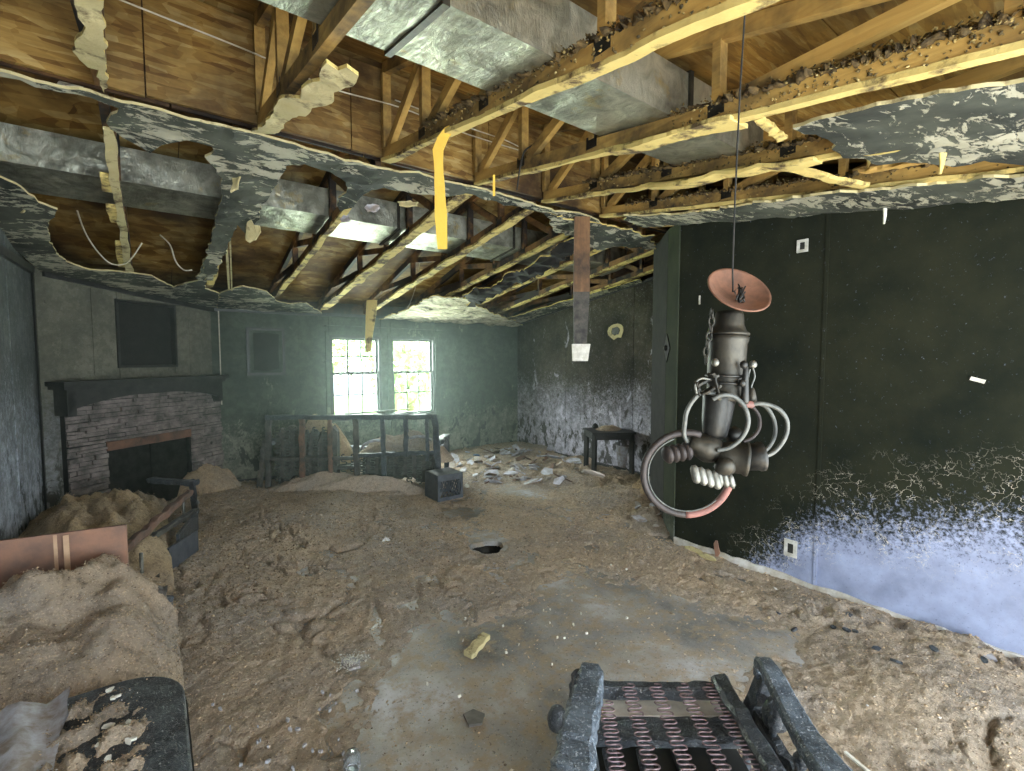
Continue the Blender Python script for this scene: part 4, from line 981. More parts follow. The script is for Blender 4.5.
cp = tp+RX*-.05+FW*.02; s = MB().lathe([(.045, 0), (.045, .03), (.03, .055), (.01, .07)], (0, 0, 0), None, 14)
s.v = [(v[0]+cp.x+.0, v[1]+cp.y+.18, v[2]+THh) for v in s.v]; tag(s.build('small_cup', 'iron', at=(cp.x, cp.y+.18, THh), smooth=True), 'small dark cup at the back of the end table', 'cup')
# pale bin behind table at right
bp_ = camxy(1.66, 6.72); s = MB().lathe([(.13, 0), (.16, .34), (.165, .36), (.15, .36), (.12, .02)], (bp_.x-.02, bp_.y+.02, 0), None, 20); tag(s.build('pale_bin', 'drywall', at=(bp_.x, bp_.y, 0), smooth=True), 'pale blue-grey bin tucked behind the end table', 'bin')
# ------------------------------------------------------------------ milk crate
ck = thing('milk_crate', 'dusty black plastic milk crate on the floor by the burnt sofa', 'crate', (2.57, 4.71, .035), .0)
cw, cdp, chh = .31, .31, .285
MB().b2((-cw/2, -cdp/2, chh-.012), (cw/2, cdp/2, chh)).build('lid_panel', 'plastic', ck)['label'] = 'solid dusty top face'
s = MB()
for sx in (-1, 1):
    for sy_ in (-1, 1): MB().box((sx*(cw/2-.012), sy_*(cdp/2-.012), chh/2-.006), (.024, .024, chh-.012)).build('corner_post', 'plastic', ck)
for side in range(4):
    R = Matrix.Rotation(side*PI/2, 3, 'Z'); s = MB()
    s.box(R@Vector((0, -cdp/2+.006, chh-.04)), (.262, .010, .055), R); s.box(R@Vector((0, -cdp/2+.006, .02)), (.262, .010, .04), R)
    wall = s.build('side_frame', 'plastic', ck)
    s = MB()
    if side in (0, 2, 1):
        for k in range(7):
            xx = -.131+.262*k/6
            for dx in (-.06, .06):
                a = Vector((max(-.131, min(.131, xx-dx/2*1.6)), -cdp/2+.007, .04)); b = Vector((max(-.131, min(.131, xx+dx/2*1.6)), -cdp/2+.007, chh-.065)); s.bar(R@a, R@b, .007, .007)
    else: s.box(R@Vector((0, -cdp/2+.007, chh/2-.01)), (.262, .006, .19), R)
    s.build('lattice', 'plastic', ck)
# ------------------------------------------------------------------ burnt sofa frame by the window
sf = thing('burnt_sofa', 'burnt-out sofa skeleton with open slats in front of the windows', 'sofa', camxy(-1.85, 5.5), -YAW)
def SL(px, z, dy=0.0): return Vector(((px-348)/F*5.5+.0, dy, z))
H0 = .905
for k, (px, pxb, z0, z1, mat, w_) in enumerate(((264, 262, .02, H0, 'char_dull', .06), (298, 297, .03, H0, 'char_brown', .06), (326, 326, .05, H0, 'char_brown', .05), (352, 353, .08, H0, 'char_dull', .06), (379, 380, .0, H0, 'char', .05), (403, 402, .45, H0, 'char', .05), (424, 424, .40, H0, 'char', .04), (432, 436, .1, H0, 'char', .07))):
    MB().roughbar(SL(px, z1), SL(pxb, z0), w_, .04, 14, .18, (0, 1, 0), seed=k).build('slat', mat, sf)
MB().roughbar(SL(262, H0), SL(434, H0+.01), .05, .055, 30, .18, seed=20).build('top_rail', 'char', sf)
MB().roughbar(SL(264, .42), SL(352, .43), .03, .04, 16, .2, seed=21).build('middle_rail', 'char_dull', sf)
MB().roughbar(SL(352, .46), SL(433, .50), .03, .045, 16, .2, seed=22).build('middle_rail', 'char', sf)
MB().roughbar(SL(252, .0), SL(260, .62), .05, .05, 12, .2, (0, 1, 0), seed=24).build('side_post', 'char_dull', sf)
def zig(mb, a, b, side, amp, n, r_, nn=6):
    a = Vector(a); b = Vector(b); s_ = Vector(side); pts = []
    N_ = n*16
    for k in range(N_+1):
        t = k/N_; ph = t*n*2*PI
        pts.append(a.lerp(b, t)+s_*amp*math.sin(ph)-(b-a)/n*.11*math.sin(2*ph))
    return mb.tube(pts, r_, nn)
for k in range(17):
    px = 270+k*9.6; z1 = .78 if k < 6 else .46
    zig(MB(), SL(px, .12, .05), SL(px+1, z1, .06), (1, 0, 0), .030, 10 if k < 6 else 6, .0075, 5).build('back_spring', 'spring_dark', sf)
MB().roughbar(SL(268, .42, .13), SL(330, .42, .13), .10, .56, 16, .2, seed=41).build('charred_cushion', 'char_dull', sf)
MB().roughbar(SL(356, .30, .13), SL(430, .30, .13), .10, .30, 16, .2, seed=42).build('charred_cushion', 'char_dull', sf)
# rest of the sofa: seat springs box, arms behind
MB().roughbar(SL(262, .38, .75), SL(432, .40, .80), .06, .08, 20, .2, seed=31).build('seat_rail', 'char', sf)
for px in (260, 434):
    MB().roughbar(SL(px, .60, .03), SL(px, .56, .80), .09, .06, 12, .2, seed=px).build('armrest', 'char', sf); MB().roughbar(SL(px, .0, .80), SL(px, .58, .80), .06, .06, 8, .2, (0, 1, 0), seed=px+1).build('leg', 'char', sf)
MB().box(SL(347, .30, .40), (1.85, .66, .04)).build('seat_deck', 'char_dull', sf)
cxx = camxy(-1.35, 5.95); heap('debris_heap', 'pinkish debris piled on the burnt sofa seat', cxx.x, cxx.y, .34, .62, .26, .30, 'insul', 40, 31, 'debris', ang=-YAW, crn=500)
cxx = camxy(-2.35, 5.86); heap('debris_heap', 'tan insulation slumped over the left end of the burnt sofa', cxx.x, cxx.y, .34, .42, .24, .48, 'insul_tan', 30, 32, 'debris', ang=-YAW, crn=400)
for k, (px, py, R_, lab) in enumerate(((399, 446, .17, 'pale curved hoop in the debris behind the sofa slats, left one'), (437-18, 442, .17, 'pale curved hoop in the debris behind the sofa slats, right one'))):
    c_ = Z_(px-(22 if k == 0 else 0), py, 5.85); pts = [c_+RX*(R_*1.1*math.cos(a))+UP*(R_*.7*math.sin(a)-.05) for a in [PI*(.95-j/14*.75) for j in range(15)]]
    tag(MB().tube(pts, .018, 6).build('curved_hoop', 'drywall', at=c_, smooth=True), lab, 'hoop')
s = MB(); s.roughbar(Z_(338, 416, 6.25), Z_(420, 415, 6.35), .04, .05, 16, .3, seed=4); tag(s.build('burnt_beam', 'char', at=Z_(338, 416, 6.25)), 'burnt board lying behind the sofa top rail under the windows', 'board')
s = MB(); s.roughbar(Z_(345, 405+9, 6.2), Z_(408, 409, 6.2), .03, .02, 12, .3, seed=6); tag(s.build('burnt_beam', 'tube_grey', at=Z_(345, 414, 6.2)), 'thin grey bar resting above the burnt board at the windows', 'bar')
def back_heap(px, py, rx, ry, h, lab, seed, mat='insul'):
    p = onz(px, py); return heap('debris_heap', lab, p.x, p.y, -.01, rx, ry, h, mat, 40, seed, 'debris', ang=-YAW, crn=500)
back_heap(203, 494, .48, .30, .36, 'steep heap of insulation against the right foot of the fireplace', 46, 'insul_tan')
back_heap(540, 452, .9, .35, .13, 'low mound of insulation in the far right corner', 41)
back_heap(345, 495, 1.1, .22, .26, 'bank of insulation at the foot of the burnt sofa slats', 42)
back_heap(646, 500, .22, .28, .24, 'mound of insulation at the foot of the black corner post', 43, 'insul_tan')
back_heap(585, 462, .45, .3, .10, 'loose debris mound beside the end table', 44)
# ------------------------------------------------------------------ drywall fragments
bpy.context.view_layer.update(); DG = bpy.context.evaluated_depsgraph_get()
def drop(x, y, h=.9):
    ok_, loc, *_ = bpy.context.scene.ray_cast(DG, Vector((x, y, h)), Vector((0, 0, -1)))
    return loc.z if ok_ else 0
def frag(px, py, size, mat, label, grp, seed, z=0.012, tilt=.25, name='drywall_fragment', cat='fragment', asp=.6):
    p = onz(px, py, z if z > .09 else 0)
    for _ in range(3): q_ = drop(p.x, p.y); p = onz(px, py, q_)
    z = q_+.006
    r_ = random.Random(seed); n = r_.choice((5, 6, 7)); poly = [(math.cos(2*PI*i/n)*size*r_.uniform(.7, 1.2), math.sin(2*PI*i/n)*size*asp*r_.uniform(.7, 1.2)) for i in range(n)]
    s = MB().prism(poly, -.005, .006); o = s.build(name, mat); o.location = (p.x, p.y, z+size*tilt*.15); o.rotation_euler = (r_.uniform(-tilt, tilt), r_.uniform(-tilt, tilt), r_.uniform(0, 6.3))
    return tag(o, label, cat, grp)
rr = random.Random(11)
for k in range(120):
    px = rr.triangular(440, 600, 520); py = 449+34*rr.random()**1.3
    frag(px, py, rr.triangular(.03, .17, .05), rr.choice(('drywall_white', 'drywall_white', 'drywall', 'board', 'char_brown')), 'loose drywall or board fragment in the debris of the far right corner', 'drywall fragments in the far corner', k, .02, .6)
for k in range(26):
    frag(rr.uniform(205, 360), rr.uniform(690, 771), rr.uniform(.004, .012), 'drywall', 'tiny white chip on the floor at lower left', 'white chips at lower left', 100+k, .004)
for k in range(26):
    frag(rr.uniform(400, 640), rr.uniform(560, 700), rr.uniform(.004, .010), 'paper', 'tiny white chip on the bare central floor', 'white chips on the bare floor', 140+k, .003)
for k in range(10):
    frag(rr.uniform(630, 665), rr.uniform(492, 530), rr.uniform(.03, .07), 'board' if k % 2 else 'drywall', 'dusty fragment at the foot of the black corner post', 'fragments by the corner post', 180+k, .10, .6)
for k in range(14):
    frag(rr.uniform(760, 1000), rr.uniform(610, 668), rr.uniform(.015, .035), 'char', 'black char flake along the right baseboard', 'char flakes along the right wall', 200+k, .01, .6)
frag(350, 664, .07, 'drywall', 'patch of crushed white plaster left of centre on the floor', None, 301, .002, .05)
frag(475, 720, .055, 'tile', 'dark square tile piece on the bare floor at lower centre', None, 303, .003, .03, 'tile_piece', 'tile', .9)
frag(476, 456, .10, 'blue', 'faded blue scrap in the far debris', None, 305, .05, .4, 'blue_scrap', 'scrap')
frag(467, 487, .05, 'paper', 'crumpled white paper beside the milk crate', None, 306, .02, .5, 'paper_scrap', 'paper')
frag(640, 520, .07, 'drywall', 'white crumpled scrap left of the black corner post', None, 307, .08, .5, 'paper_scrap', 'paper')
frag(985, 655, .06, 'drywall', 'flat grey stone-like chip by the right baseboard', None, 308, .02, .2)
# patch of fine crushed plaster
pts = []; p = onz(352, 664)
for k in range(260): pts.append((p.x+rr.gauss(0, .05), p.y+rr.gauss(0, .035), .02+rr.random()*.006))
tag(crumbs(pts, [rr.uniform(.002, .006) for _ in pts], 'crushed_plaster', 'paper'), 'sprinkle of crushed white plaster left of centre', 'plaster', kind='stuff')
# yellow foam chunk
p = onz(477, 650); s = MB()
poly = [(-.075, -.02), (-.05, -.027), (-.02, -.02), (.01, -.026), (.05, -.02), (.078, -.024), (.080, .016), (.05, .025), (.03, .018), (0, .026), (-.03, .020), (-.07, .026)]
s.prism([(a*1.2, b*1.25) for a, b in poly], 0, .03); o = s.build('yellow_chunk', 'gyp_pale'); bev(o, .004, 2); o.location = (p.x, p.y, .012); o.rotation_euler = (.05, -.08, math.radians(62)-YAW); tag(o, 'pale yellow drywall chunk lying alone on the bare floor', 'chunk')
# jar and white stick
p = onz(352, 768); s = MB().lathe([(.001, 0), (.030, .0), (.032, .01), (.032, .07), (.026, .085), (.026, .10), (.022, .10), (.022, .086), (.028, .07), (.028, .012), (.001, .01)], (0, 0, 0), None, 20)
o = s.build('glass_jar', 'jar', smooth=True); o.location = (p.x, p.y, .05); o.rotation_euler = (1.35, .2, -YAW+.3); tag(o, 'small clouded glass jar lying at the bottom edge', 'jar')
s = MB().bar(onz(845, 752, .03), onz(885, 785, .03), .012, .008); tag(s.build('white_stick', 'paper', at=onz(845, 752)), 'thin white stick on the floor right of the burnt armchair', 'stick')
# ------------------------------------------------------------------ left furniture: frame A along the left wall
la = thing('collapsed_sofa_frame', 'collapsed charred sofa frame by the fireplace, its slats bare at the end', 'sofa', (0.1, 4.4, 0))
lo = -la.location
def LA(x, y, z): return Vector((x, y, z))+lo
q1 = onz(128, 548, .42); q2 = onz(190, 490, .40)
def Lp(px, py, z): return onz(px, py, z)+lo
MB().roughbar(Lp(116, 556, .46), Lp(190, 492, .44), .05, .045, 18, .2, seed=1).build('top_rail', 'char_brown', la)
MB().roughbar(Lp(135, 548, .36), Lp(196, 510, .28), .05, .035, 18, .2, seed=2).build('middle_rail', 'char_dull', la)
MB().roughbar(Lp(150, 480, .50), Lp(196, 483, .50), .07, .045, 12, .2, seed=3).build('end_rail', 'char', la)
MB().roughbar(Lp(192, 482, .50), Lp(196, 512, .06), .05, .05, 10, .2, (1, 0, 0), seed=4).build('leg', 'char', la)
for k, (px, py) in enumerate(((146, 527), (183, 497), (186, 520), (141, 553))):
    a = Lp(px, py, .42 if k != 2 else .25); MB().tube([a, a-UP*.22], .010, 8).build('metal_upright', 'silver', la, True)
for k, (a, b, z) in enumerate((((160, 572), (196, 548), .10), ((168, 560), (197, 540), .18), ((178, 545), (197, 520), .22))):
    MB().bar(Lp(a[0], a[1], z), Lp(b[0], b[1], z), .02, .16).build('side_board', 'char' if k != 1 else 'plastic', la)
MB().box(LA(-.36, 4.45, .14), (.70, 1.7, .24)).build('seat_base', 'char_dull', la)
heap('insulation_heap', 'long bank of tan insulation on the collapsed sofa by the fireplace', -.40, 4.62, .22, .46, 1.15, .30, 'insul_tan', 56, 51, crn=1500, ang=.0, cr='crumb', shape=lambda u, v: max(0, 1-abs(u)**3.5)*max(0, 1-abs(v)**3)*(.85+.25*fb(u*4, v*6)))
frag(166, 560, .09, 'board', 'pale slanted board scrap at the end of the collapsed sofa', None, 311, .16, .8, 'board_scrap', 'board')
frag(196, 503, .05, 'drywall', 'white crumpled rag on the collapsed sofa corner', None, 312, .3, .8, 'rag', 'rag')
# B: insulation-buried armchair with reddish plywood back
ba = thing('buried_armchair', 'armchair buried in insulation with a reddish plywood back panel', 'armchair', (-.35, 3.0, 0)); bo = -ba.location
P0 = onz(-30, 545, .72)+bo; P1 = onz(126, 525, .72)+bo
dv = (P1-P0).normalized()
s = MB(); vs = [P0, P1, P1-UP*.30, P0-UP*.34]; nn = Vector((-dv.y, dv.x, 0))*.02
s.add(vs+[v+nn for v in vs], [(0, 1, 2, 3), (7, 6, 5, 4), (0, 4, 5, 1), (1, 5, 6, 2), (2, 6, 7, 3), (3, 7, 4, 0)]); s.build('back_panel', 'ply', ba)['label'] = 'reddish scorched plywood back panel'
for px, w_ in ((66, .022), (55, .014)):
    a = onz(px, 534, .72)+bo-nn*.15; MB().bar(a-UP*.005, a-UP*(.26), w_, .004, (nn.x, nn.y, 0)).build('tan_stripe', 'tape', ba)
MB().box(Vector((-.44, 2.78, .16))+bo, (.66, .90, .28)).build('seat_base', 'char_dull', ba)
MB().roughbar(onz(135, 592, .42)+bo, onz(166, 592, .38)+bo, .05, .05, 8, .25, seed=7).build('arm_rail', 'char_dull', ba)
a = onz(163, 597, .36)+bo; b = onz(153, 634, .16)+bo; MB().roughbar(a, b, .10, .025, 8, .15, (0, 1, 0), seed=8).build('arm_board', 'char', ba)
MB().roughbar(onz(-20, 690, .28)+bo, onz(150, 657, .22)+bo, .09, .10, 12, .2, seed=9).build('front_rail', 'char', ba)
def shpB(u, v):
    w = max(0, 1-abs(u+.12*fb(v*3, 1.))**3.2)*max(0, 1-abs(v+.12*fb(u*3, 5.))**4); return w*(.55+.45*max(0, min(1, (v+1)/1.6)))
heap('insulation_heap', 'deep heap of insulation covering the buried armchair', -.40, 2.80, .18, .46, .55, .44, 'insul', 60, 61, crn=2200, shape=shpB)
for k in range(7):
    frag(rr.uniform(95, 135), rr.uniform(570, 590), .02, 'drywall', 'small grey chip on the heaped armchair', 'chips on the heaped armchair', 330+k, .56, .4)
# C: charred round-cornered table
ct = thing('charred_table', 'charred low table with rounded corner at the lower left', 'table', (-.36, 1.6, 0))
poly = []; x0, x1, y0, y1, rc = -.40, .41, -.55, .56, .20
for cx_, cy_, a0 in ((x1-rc, y1-rc, 0), (x0+.05, y1-.05, 90), (x0+.05, y0+.05, 180), (x1-rc, y0+rc, 270)):
    q = rc if cx_ > 0 else .05
    for k in range(9): a = math.radians(a0+90*k/8); poly.append((cx_+q*math.cos(a), cy_+q*math.sin(a)))
bev(MB().prism(poly, .40, .445).build('tabletop', 'char', ct), .008, 3)
MB().prism([(x*1.015, y*1.01) for x, y in poly], .375, .40).build('edge_band', 'soot', ct)
for sx, sy_ in ((-.3, -.42), (-.3, .42), (.3, -.42), (.3, .42)): MB().bar((sx, sy_, 0), (sx, sy_, .38), .06, .06).build('leg', 'char', ct)
heap('debris_heap', 'ash and insulation debris strewn on the charred table', -.20, 1.80, .435, .17, .36, .035, 'insul', 40, 71, 'debris', crn=700, csz=(.0012, .0035), shape=lambda u, v: max(0, (1-math.hypot(u, v)**3)*(.5+1.3*fb(u*3, v*5, 2))))
s = MB(); vs = []
for j in range(13):
    for i in range(9): vs.append((-.50+.24*i/8+.02*fb(i*.5, j*.5), 1.62+.52*j/12, .475+.018*math.sin(i*1.3+j*.25)+.02*fb(i*.6, j*.4, 3)))
fs = []
for j in range(12):
    for i in range(8): a = j*9+i; fs.append((a, a+1, a+10, a+9))
n_ = len(vs); s.add(vs+[(x, y, z-.012) for x, y, z in vs], fs+[tuple(i+n_ for i in f[::-1]) for f in fs]); tag(s.build('burnt_cloth', 'drywall', at=(-.4, 1.85, .46), smooth=True), 'crumpled grey singed cloth on the charred table', 'cloth')
for k in range(9):
    p = onz(rr.uniform(60, 165), rr.uniform(690, 765), .45); o = MB().prism([(math.cos(i*1.2)*.014*rr.uniform(.6, 1.3), math.sin(i*1.2)*.010*rr.uniform(.6, 1.3)) for i in range(5)], 0, .006).build('ash_flake', 'paper'); o.location = (p.x, p.y, .452 if k else .455); o.rotation_euler = (.2, .1, k); tag(o, 'pale ash flake on the charred table', 'flake', 'ash flakes on the charred table')
# ------------------------------------------------------------------ foreground armchair
ac = thing('burnt_armchair', 'charred armchair frame with bare zigzag springs at the bottom edge', 'armchair', camxy(.50, 1.30), -YAW); 
def A(X, Y, z): return Vector((X-.50, Y-1.30, z))
def sweep(path, ws, hs, mat, nm, seed=0, j=.05):
    P = [Vector(p) for p in path]; out = []; W_ = []; H_ = []
    for k in range(len(P)-1):
        a0, a1, a2, a3 = P[max(k-1, 0)], P[k], P[k+1], P[min(k+2, len(P)-1)]
        for q in range(8):
            t = q/8; out.append(.5*((2*a1)+(a2-a0)*t+(2*a0-5*a1+4*a2-a3)*t*t+(3*a1-a0-3*a2+a3)*t**3)); W_.append(ws[k]+(ws[k+1]-ws[k])*t); H_.append(hs[k]+(hs[k+1]-hs[k])*t)
    out.append(P[-1]); W_.append(ws[-1]); H_.append(hs[-1]); r_ = random.Random(seed); vs = []
    prof = [(-1, -.6), (-.75, -1), (.75, -1), (1, -.6), (1, .6), (.75, 1), (-.75, 1), (-1, .6)]
    for k, p in enumerate(out):
        t = (out[min(k+1, len(out)-1)]-out[max(k-1, 0)]).normalized(); x = t.cross(UP).normalized() if abs(t.z) < .97 else Vector((1, 0, 0)); y = x.cross(t)
        for i, q in prof: vs.append(p+x*(i*W_[k]/2*(1+r_.uniform(-j, j)))+y*(q*H_[k]/2*(1+r_.uniform(-j, j))))
    n = len(out); fs = [tuple(range(7, -1, -1)), tuple(range((n-1)*8, n*8))]
    for k in range(n-1):
        for i in range(8): fs.append((k*8+i, k*8+(i+1) % 8, (k+1)*8+(i+1) % 8, (k+1)*8+i))
    return MB().add(vs, fs).build(nm, mat, ac)
sweep([A(.26, 1.53, .53), A(.255, 1.50, .59), A(.235, 1.40, .605), A(.185, 1.25, .60), A(.15, 1.12, .59), A(.13, 1.0, .60), A(.12, .82, .62)], [.055, .06, .08, .09, .10, .10, .09], [.03, .035, .04, .045, .045, .045, .045], 'ash_char', 'armrest', 1, .14)
sweep([A(.835, 1.55, .53), A(.83, 1.53, .59), A(.815, 1.44, .605), A(.80, 1.33, .59), A(.785, 1.22, .585), A(.775, 1.10, .595), A(.775, .82, .62)], [.04, .05, .058, .062, .07, .085, .08], [.03, .035, .04, .045, .045, .045, .045], 'ash_char', 'armrest', 2, .05)
# seat frame
MB().roughbar(A(.30, 1.70, .375), A(.80, 1.69, .375), .045, .05, 16, .12, seed=3).build('front_rail', 'char', ac)
MB().roughbar(A(.77, 1.72, .39), A(.735, .80, .40), .06, .07, 20, .12, seed=4).build('side_rail', 'char', ac)
MB().roughbar(A(.84, 1.60, .36), A(.82, .80, .36), .035, .06, 20, .2, seed=5).build('side_rail', 'char', ac)
MB().roughbar(A(.25, 1.70, .38), A(.20, .80, .39), .05, .07, 20, .12, seed=6).build('side_rail', 'char', ac)
MB().roughbar(A(.20, .80, .40), A(.76, .80, .40), .05, .06, 16, .12, seed=7).build('rear_rail', 'char', ac)
MB().bar(A(.34, 1.70, .30), A(.80, 1.70, .30), .085, .018).build('cross_board', 'board', ac)['label'] = 'pale dusty cross board under the springs'
MB().box(A(.50, 1.18, .235), (.56, .86, .012)).build('gap_shade_sheet', 'soot', ac)  # dark sheet added to hide the floor, stands for shade between the slats
MB().roughbar(A(.28, 1.60, .295), A(.80, 1.60, .295), .115, .03, 12, .1, seed=8).build('cross_slat', 'char', ac)
for k, xx in enumerate((.33, .44, .56, .68)):
    MB().roughbar(A(xx, 1.55, .27), A(xx-.01, .85, .27), .045, .02, 10, .1, seed=30+k).build('under_slat', 'char', ac)
MB().bar(A(.28, 1.2, .245), A(.76, 1.2, .245), .12, .012).build('cross_slat', 'char', ac)
for k in range(5):
    xa = .325+.098*k+(.0 if k < 4 else -.005); xb = xa-.05+.012*k
    zig(MB(), A(xa, 1.69 if k else 1.60, .405), A(xb, .85, .41), (1, 0, 0), .024, 24, .0028, 5).build('zigzag_spring', 'spring', ac, True)
def spindle(a, b, nm='spindle'):
    a, b = Vector(a), Vector(b); L = (b-a).length; R = (b-a).to_track_quat('Z', 'Y').to_matrix()
    pr = [(.008, 0), (.012, .06), (.010, .12), (.019, .28), (.021, .38), (.011, .5), (.014, .54), (.010, .58), (.018, .72), (.019, .8), (.009, .94), (.009, 1)]
    MB().lathe([(r_, h*L) for r_, h in pr], a, R, 12).build(nm, 'char', ac, True)
for k in range(4): spindle(A(.835-.003*k, 1.47-.145*k, .39), A(.805-.006*k, 1.38-.13*k, .575))
for k in range(3): spindle(A(.20-.02*k, 1.40-.16*k, .40), A(.205-.03*k, 1.34-.15*k, .58))
for X in (.215, .835):
    spindle(A(X, 1.64, 0), A(X, 1.62, .36), 'front_leg'); MB().roughbar(A(X, 1.62, .34), A(X+.01, 1.53, .55), .045, .05, 8, .15, (0, 1, 0), seed=int(X*100)).build('arm_support', 'char', ac)
    MB().roughbar(A(X, .82, 0), A(X, .80, .64), .05, .05, 8, .1, (0, 1, 0), seed=int(X*100)).build('rear_leg', 'char', ac)
MB().lathe([(.01, 0), (.03, .02), (.035, .05), (.022, .08), (.008, .09)], A(.15, 1.52, .36), None, 14).build('scorched_finial', 'char', ac, True)
MB().lathe([(.01, 0), (.035, .02), (.042, .06), (.025, .10), (.008, .11)], A(.86, 1.50, .38), None, 14).build('scorched_finial', 'char', ac, True)
# ------------------------------------------------------------------ hanging burnt light fixture
YF = 1.25; O_ = ondepth(735, 290, YF); S = YF/F
lf = thing('hanging_fixture', 'burnt metal light fixture with looping tubes hanging on a wire', 'lamp', O_, -YAW)
def Q(px, py, d=0): return Vector(((px-735)*S, d*S, (290-py)*S))
Ryx = lambda ax, az=0: Matrix.Rotation(az, 3, 'Z')@Matrix.Rotation(ax, 3, 'X')
def zaxis(d): return Vector(d).to_track_quat('Z', 'Y').to_matrix()
MB().tube([Q(733, 292), Q(732, 270), Q(733, 200, 1), Q(735, 100, 1), Q(737.5, 30, 1), Q(738.5, -10, 2)], .0022, 6).build('suspension_wire', 'soot', lf)
R = zaxis((.10, -.70, .62))
MB().lathe([(.0, 0), (10*S, .5*S), (22*S, 4*S), (29*S, 9*S), (31*S, 10*S), (31.5*S, 8.6*S), (29.5*S, 7*S), (22*S, 2.2*S), (10*S, -1.2*S), (.0, -1.6*S)], Q(736, 296, 2), R, 40, cap=False).build('canopy_dish', 'rust', lf, True)['label'] = 'rusty orange canopy dish'
s = MB(); r_ = random.Random(2)
for k in range(5): s.tube([Q(736+r_.uniform(-5, 5), 282+r_.uniform(0, 22), -5-r_.uniform(0, 6)) for _ in range(5)], .0022, 5)
s.build('wire_knot', 'iron', lf, True)
AX = zaxis((.03, .02, 1))
MB().lathe([(20*S, 0), (20*S, 2*S), (17*S, 4*S), (14.5*S, 10*S), (13.5*S, 20*S), (12*S, 24*S)], Q(735, 334, 12), AX, 28).build('neck', 'iron_worn', lf, True)
MB().lathe([(17*S, 0), (18.5*S, 2*S), (18.5*S, 6*S), (17.5*S, 8*S), (18.5*S, 58*S), (19.5*S, 61*S), (20*S, 65*S), (17*S, 67*S)], Q(731, 401, 8), zaxis((.05, .05, 1)), 32).build('stem_cylinder', 'iron_worn', lf, True)
MB().lathe([(6*S, -6*S), (10*S, -3*S), (12*S, 0*S), (14*S, 14*S), (15.5*S, 34*S), (16.5*S, 40*S), (14*S, 44*S)], Q(721, 434, 6), zaxis((.10, 0, 1)), 32).build('lower_sleeve', 'iron', lf, True)
for py in (377, 384): MB().lathe([(18.6*S, 0), (19.4*S, 1*S), (19.4*S, 2*S), (18.6*S, 3*S)], Q(731, py, 8), AX, 32).build('collar_ring', 'iron', lf, True)
def cup(px, py, d, dirv, prof, nm, mat): return MB().lathe([(a*S, b*S) for a, b in prof], Q(px, py, d), zaxis(dirv), 24).build(nm, mat, lf, True)
cup(714, 449, 4, (-.75, -.1, .28), [(7, -10), (13, -7), (15, 0), (13, 9), (8, 15), (7, 22)], 'socket_bell', 'iron_worn')
cup(724, 456, 2, (1, -.35, -.08), [(6, -8), (9, -2), (14, 2), (15.5, 10), (15.5, 22), (17, 24), (17, 27), (13, 28)], 'lamp_cup', 'iron_worn')
cup(752, 459, 5, (1, -.1, .12), [(8, 0), (13, 2), (14, 12), (15, 14), (15, 17), (10, 19)], 'lamp_cup', 'iron')
cup(740, 441, 18, (.8, .2, .3), [(5, 0), (8, 4), (9, 12), (6, 15)], 'lamp_cup', 'iron')
for k in range(4):
    MB().lathe([(a*S, b*S) for a, b in ((5, -3.6), (8, -2.2), (9.5, 0), (8, 2.2), (5, 3.6))], Q(692-6.4*k, 452+1.2*k, 4), zaxis((-1, -.3, -.2)), 20).build('ribbed_ring', 'tube', lf, True)
for k in range(4):
    a = Q(692+6.4*k, 462+2.0*k, -15); b = Q(695+7*k, 480+2.0*k, -20); MB().lathe([(2*S, 0), (4.0*S, 3*S), (4.2*S, 13*S), (3.6*S, 16*S), (1.2*S, 18*S)], a, zaxis(b-a), 14).build('metal_finger', 'silver', lf, True)
for k in range(3):
    a = Q(718+5.5*k, 470+1.0*k, -12); b = Q(721+5.5*k, 487-1*k, -14); MB().lathe([(2*S, 0), (3.2*S, 3*S), (3.2*S, 11*S), (1.2*S, 14*S)], a, zaxis(b-a), 12).build('metal_finger', 'silver', lf, True)
cup(724, 463, -12, (-.2, -.8, -.5), [(6, -4), (10, 0), (9, 6), (4, 9)], 'valve_body', 'iron_worn')
def spl(pts, r_, nm, mat, n=8, lab=None):
    P = [Vector(p) for p in pts]; out = []
    for k in range(len(P)-1):
        p0_, p1_, p2_, p3_ = P[max(k-1, 0)], P[k], P[k+1], P[min(k+2, len(P)-1)]
        for j in range(8):
            t = j/8; out.append(.5*((2*p1_)+(p2_-p0_)*t+(2*p0_-5*p1_+4*p2_-p3_)*t*t+(3*p1_-p0_-3*p2_+p3_)*t**3))
    out.append(P[-1]); o = MB().tube(out, r_*S, n).build(nm, mat, lf, True)
    if lab: o['label'] = lab
    return o
spl([Q(712, 392, -14), Q(700, 391, -12), Q(692, 399, -10), Q(687, 410, -8), Q(686, 422, -6), Q(687, 434, -2), Q(691, 442)], 2.2, 'tube_arm', 'tube_grey')
spl([Q(708, 397, -18), Q(715, 393, -20), Q(727, 394, -20), Q(738, 404, -20), Q(742, 419, -20), Q(738, 433, -18), Q(728, 444, -15), Q(716, 448, -12)], 2.3, 'tube_arm', 'tube_grey')
spl([Q(746, 404, -8), Q(760, 402, -10), Q(775, 407, -12), Q(784, 419, -12), Q(784, 435, -10), Q(775, 450, -8), Q(762, 457, -6)], 2.2, 'tube_arm', 'tube_grey')
spl([Q(746, 403, 2), Q(758, 402, 0), Q(770, 407, 0), Q(778, 420, 0), Q(778, 435, -2), Q(770, 448, -4), Q(758, 455, -4)], 2.0, 'tube_arm', 'tube_grey')
spl([Q(752, 405, 12), Q(762, 408, 12), Q(769, 418, 12), Q(768, 430, 10), Q(760, 439, 8), Q(750, 443, 6)], 1.9, 'tube_arm', 'tube')
cup(739, 402, -8, (1, 0, -.1), [(2.5, 0), (3.4, 2), (3.4, 12), (2.5, 14)], 'tube_fitting', 'rust_red')
